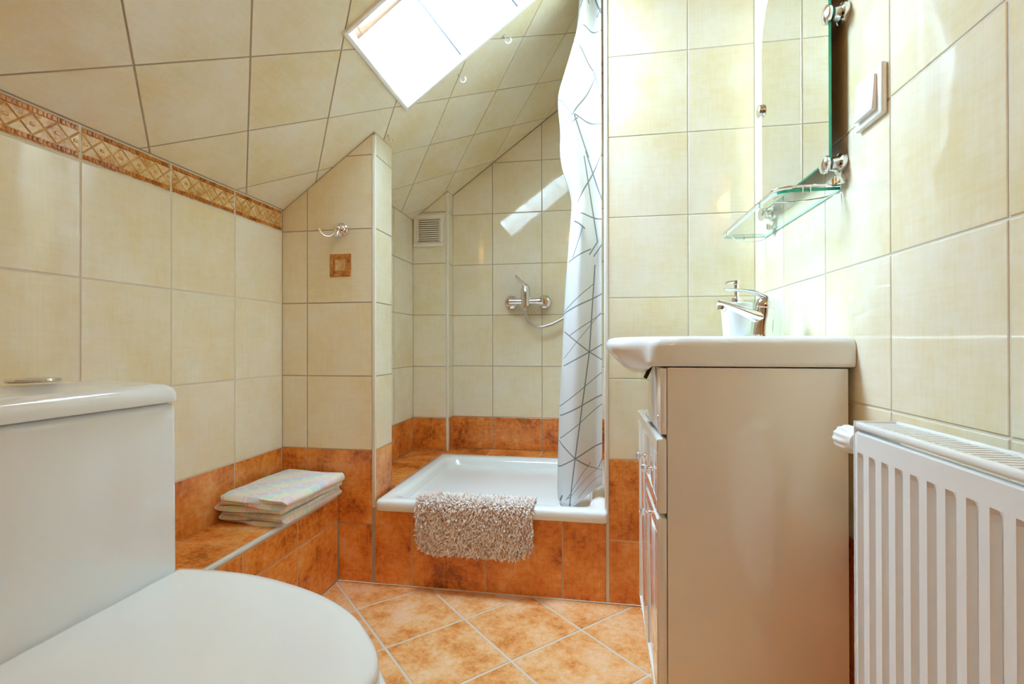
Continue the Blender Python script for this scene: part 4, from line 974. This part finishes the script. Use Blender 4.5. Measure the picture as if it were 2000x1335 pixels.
# ------------------------------------------------------------------ light switch
ls = tag(empty('light_switch', (XR, .935, 1.22)), 'white rocker light switch on the right wall beside the mirror', 'light switch')
place(box('frame', XR - .0095, XR, .892, .976, 1.178, 1.262, PLAST, None, .003, 3), ls)
bm = bmesh.new(); bm_box(bm, XR - .016, XR - .0085, .9045, .9635, 1.1905, 1.2495, .0025, 2)
for v in bm.verts:
    if v.co.x < XR - .012: v.co.x += .004 * (v.co.z - 1.1905) / .059 - .002
place(link('rocker', from_bm('rocker', bm, True), PLAST), ls)

# ------------------------------------------------------------------ radiator
rad = tag(empty('radiator', (.385, .45, .2)), 'white ribbed panel radiator on the right wall in the foreground', 'radiator')
RXF, RXB, RY0, RY1, RZ0, RZ1 = .356, .4145, .02, .7765, .200, .697
PITCH_R = .0297
# front panel with pressed vertical channels
ycols = []
y = RY1 - .004
ycols.append((y, 0)); k = 0
yy = .7625 + .004
while yy > RY0 + .04:
    for dy, d in ((0, 0), (.0035, 1), (.0115, 1), (.0160, 0)): ycols.append((yy - dy, d))
    yy -= PITCH_R
ycols.append((RY0 + .002, 0))
zrows = [(.6805, 0), (.655, 0), (.648, 1), (.250, 1), (.243, 0), (RZ0 + .003, 0)]
DEP = .0075
vs, fs = [], []
for z, dz in zrows:
    for y, d in ycols: vs.append((RXF + DEP * d * dz, y, z))
nc = len(ycols)
for j in range(len(zrows) - 1):
    for i in range(nc - 1): fs.append((j * nc + i, j * nc + i + 1, (j + 1) * nc + i + 1, (j + 1) * nc + i))
# return edges at the top and the far end
b0 = len(vs)
for y, d in ycols: vs.append((RXF + .004, y, .6838))
for i in range(nc - 1): fs.append((i, i + 1, b0 + i + 1, b0 + i))
me = mesh('front_panel', vs, fs); sharp(me, 25); o = place(link('front_panel', me, RADW), rad)
md = o.modifiers.new('t', 'SOLIDIFY'); md.thickness = .002; md.offset = -1
place(box('back_panel', RXB - .012, RXB - .002, RY0 + .004, RY1 - .004, RZ0, .668, RADW, None, .002), rad)
place(box('water_channel', RXF + .011, RXB - .014, RY0 + .012, RY1 - .012, RZ0 + .005, .640, plain('radiator_inside', (.30, .29, .26), .5)), rad)
# end cheek
place(box('end_cheek', RXF - .0005, RXB, RY1 - .0025, RY1, RZ0 + .004, RZ1 + .0005, RADW, None, .001), rad)
place(box('end_cheek', RXF - .0005, RXB, RY0, RY0 + .0025, RZ0 + .004, RZ1 + .0005, RADW, None, .001), rad)
# top cover: rounded rails and cross slats
place(box('top_rail', RXF - .001, RXF + .010, RY0 + .003, RY1 - .0035, .6865, RZ1, RADW, None, .004, 3), rad)
place(box('top_rail', RXB - .008, RXB, RY0 + .003, RY1 - .0035, .6865, RZ1 + .001, RADW, None, .003, 3), rad)
bm = bmesh.new(); bm_box(bm, RXF + .009, RXB - .007, -.0027, .0027, -.006, 0, .0015, 2); slm = from_bm('grille_slat', bm, True)
yy = RY1 - .010
while yy > RY0 + .01:
    o = link('grille_slat', slm, RADW); o.location = (0, yy, RZ1 - .0018); o.parent = rad; o.matrix_parent_inverse = Matrix.Translation(-Vector(rad.location)); yy -= .0112
# thermostat knob on the far end
kv, kf = [], []
prof = [(.010, 0), (.0155, .002), (.0165, .008), (.0185, .013), (.0195, .020), (.0195, .040), (.0175, .050), (.012, .056), (.004, .058)]
sg = 48
for r, h in prof:
    for k in range(sg):
        th = 2 * math.pi * k / sg; rr = r * (1 + (.05 if (k % 4) < 2 else -.03) * (1 if .012 < h < .055 else 0))
        kv.append((.3735 + rr * math.cos(th), RY1 + .0145 + h, .663 + rr * math.sin(th)))
for i in range(len(prof) - 1):
    for k in range(sg): kf.append((i * sg + k, i * sg + (k + 1) % sg, (i + 1) * sg + (k + 1) % sg, (i + 1) * sg + k))
kf += [tuple(range(sg)), tuple((len(prof) - 1) * sg + k for k in range(sg))]
me = mesh('thermostat_knob', kv, kf); sharp(me, 30); kn = place(link('thermostat_knob', me, PLAST), rad)
place(lathe('valve_stem', [(.001, 0), (.011, 0), (.011, .014), (.001, .0145)], (.3735, RY1, .663), (0, 1, 0), CHROME, seg=18), rad)
for y in (.18, .62):
    place(box('wall_bracket', RXB - .003, XR, y - .015, y + .015, .50, .60, RADW), rad)
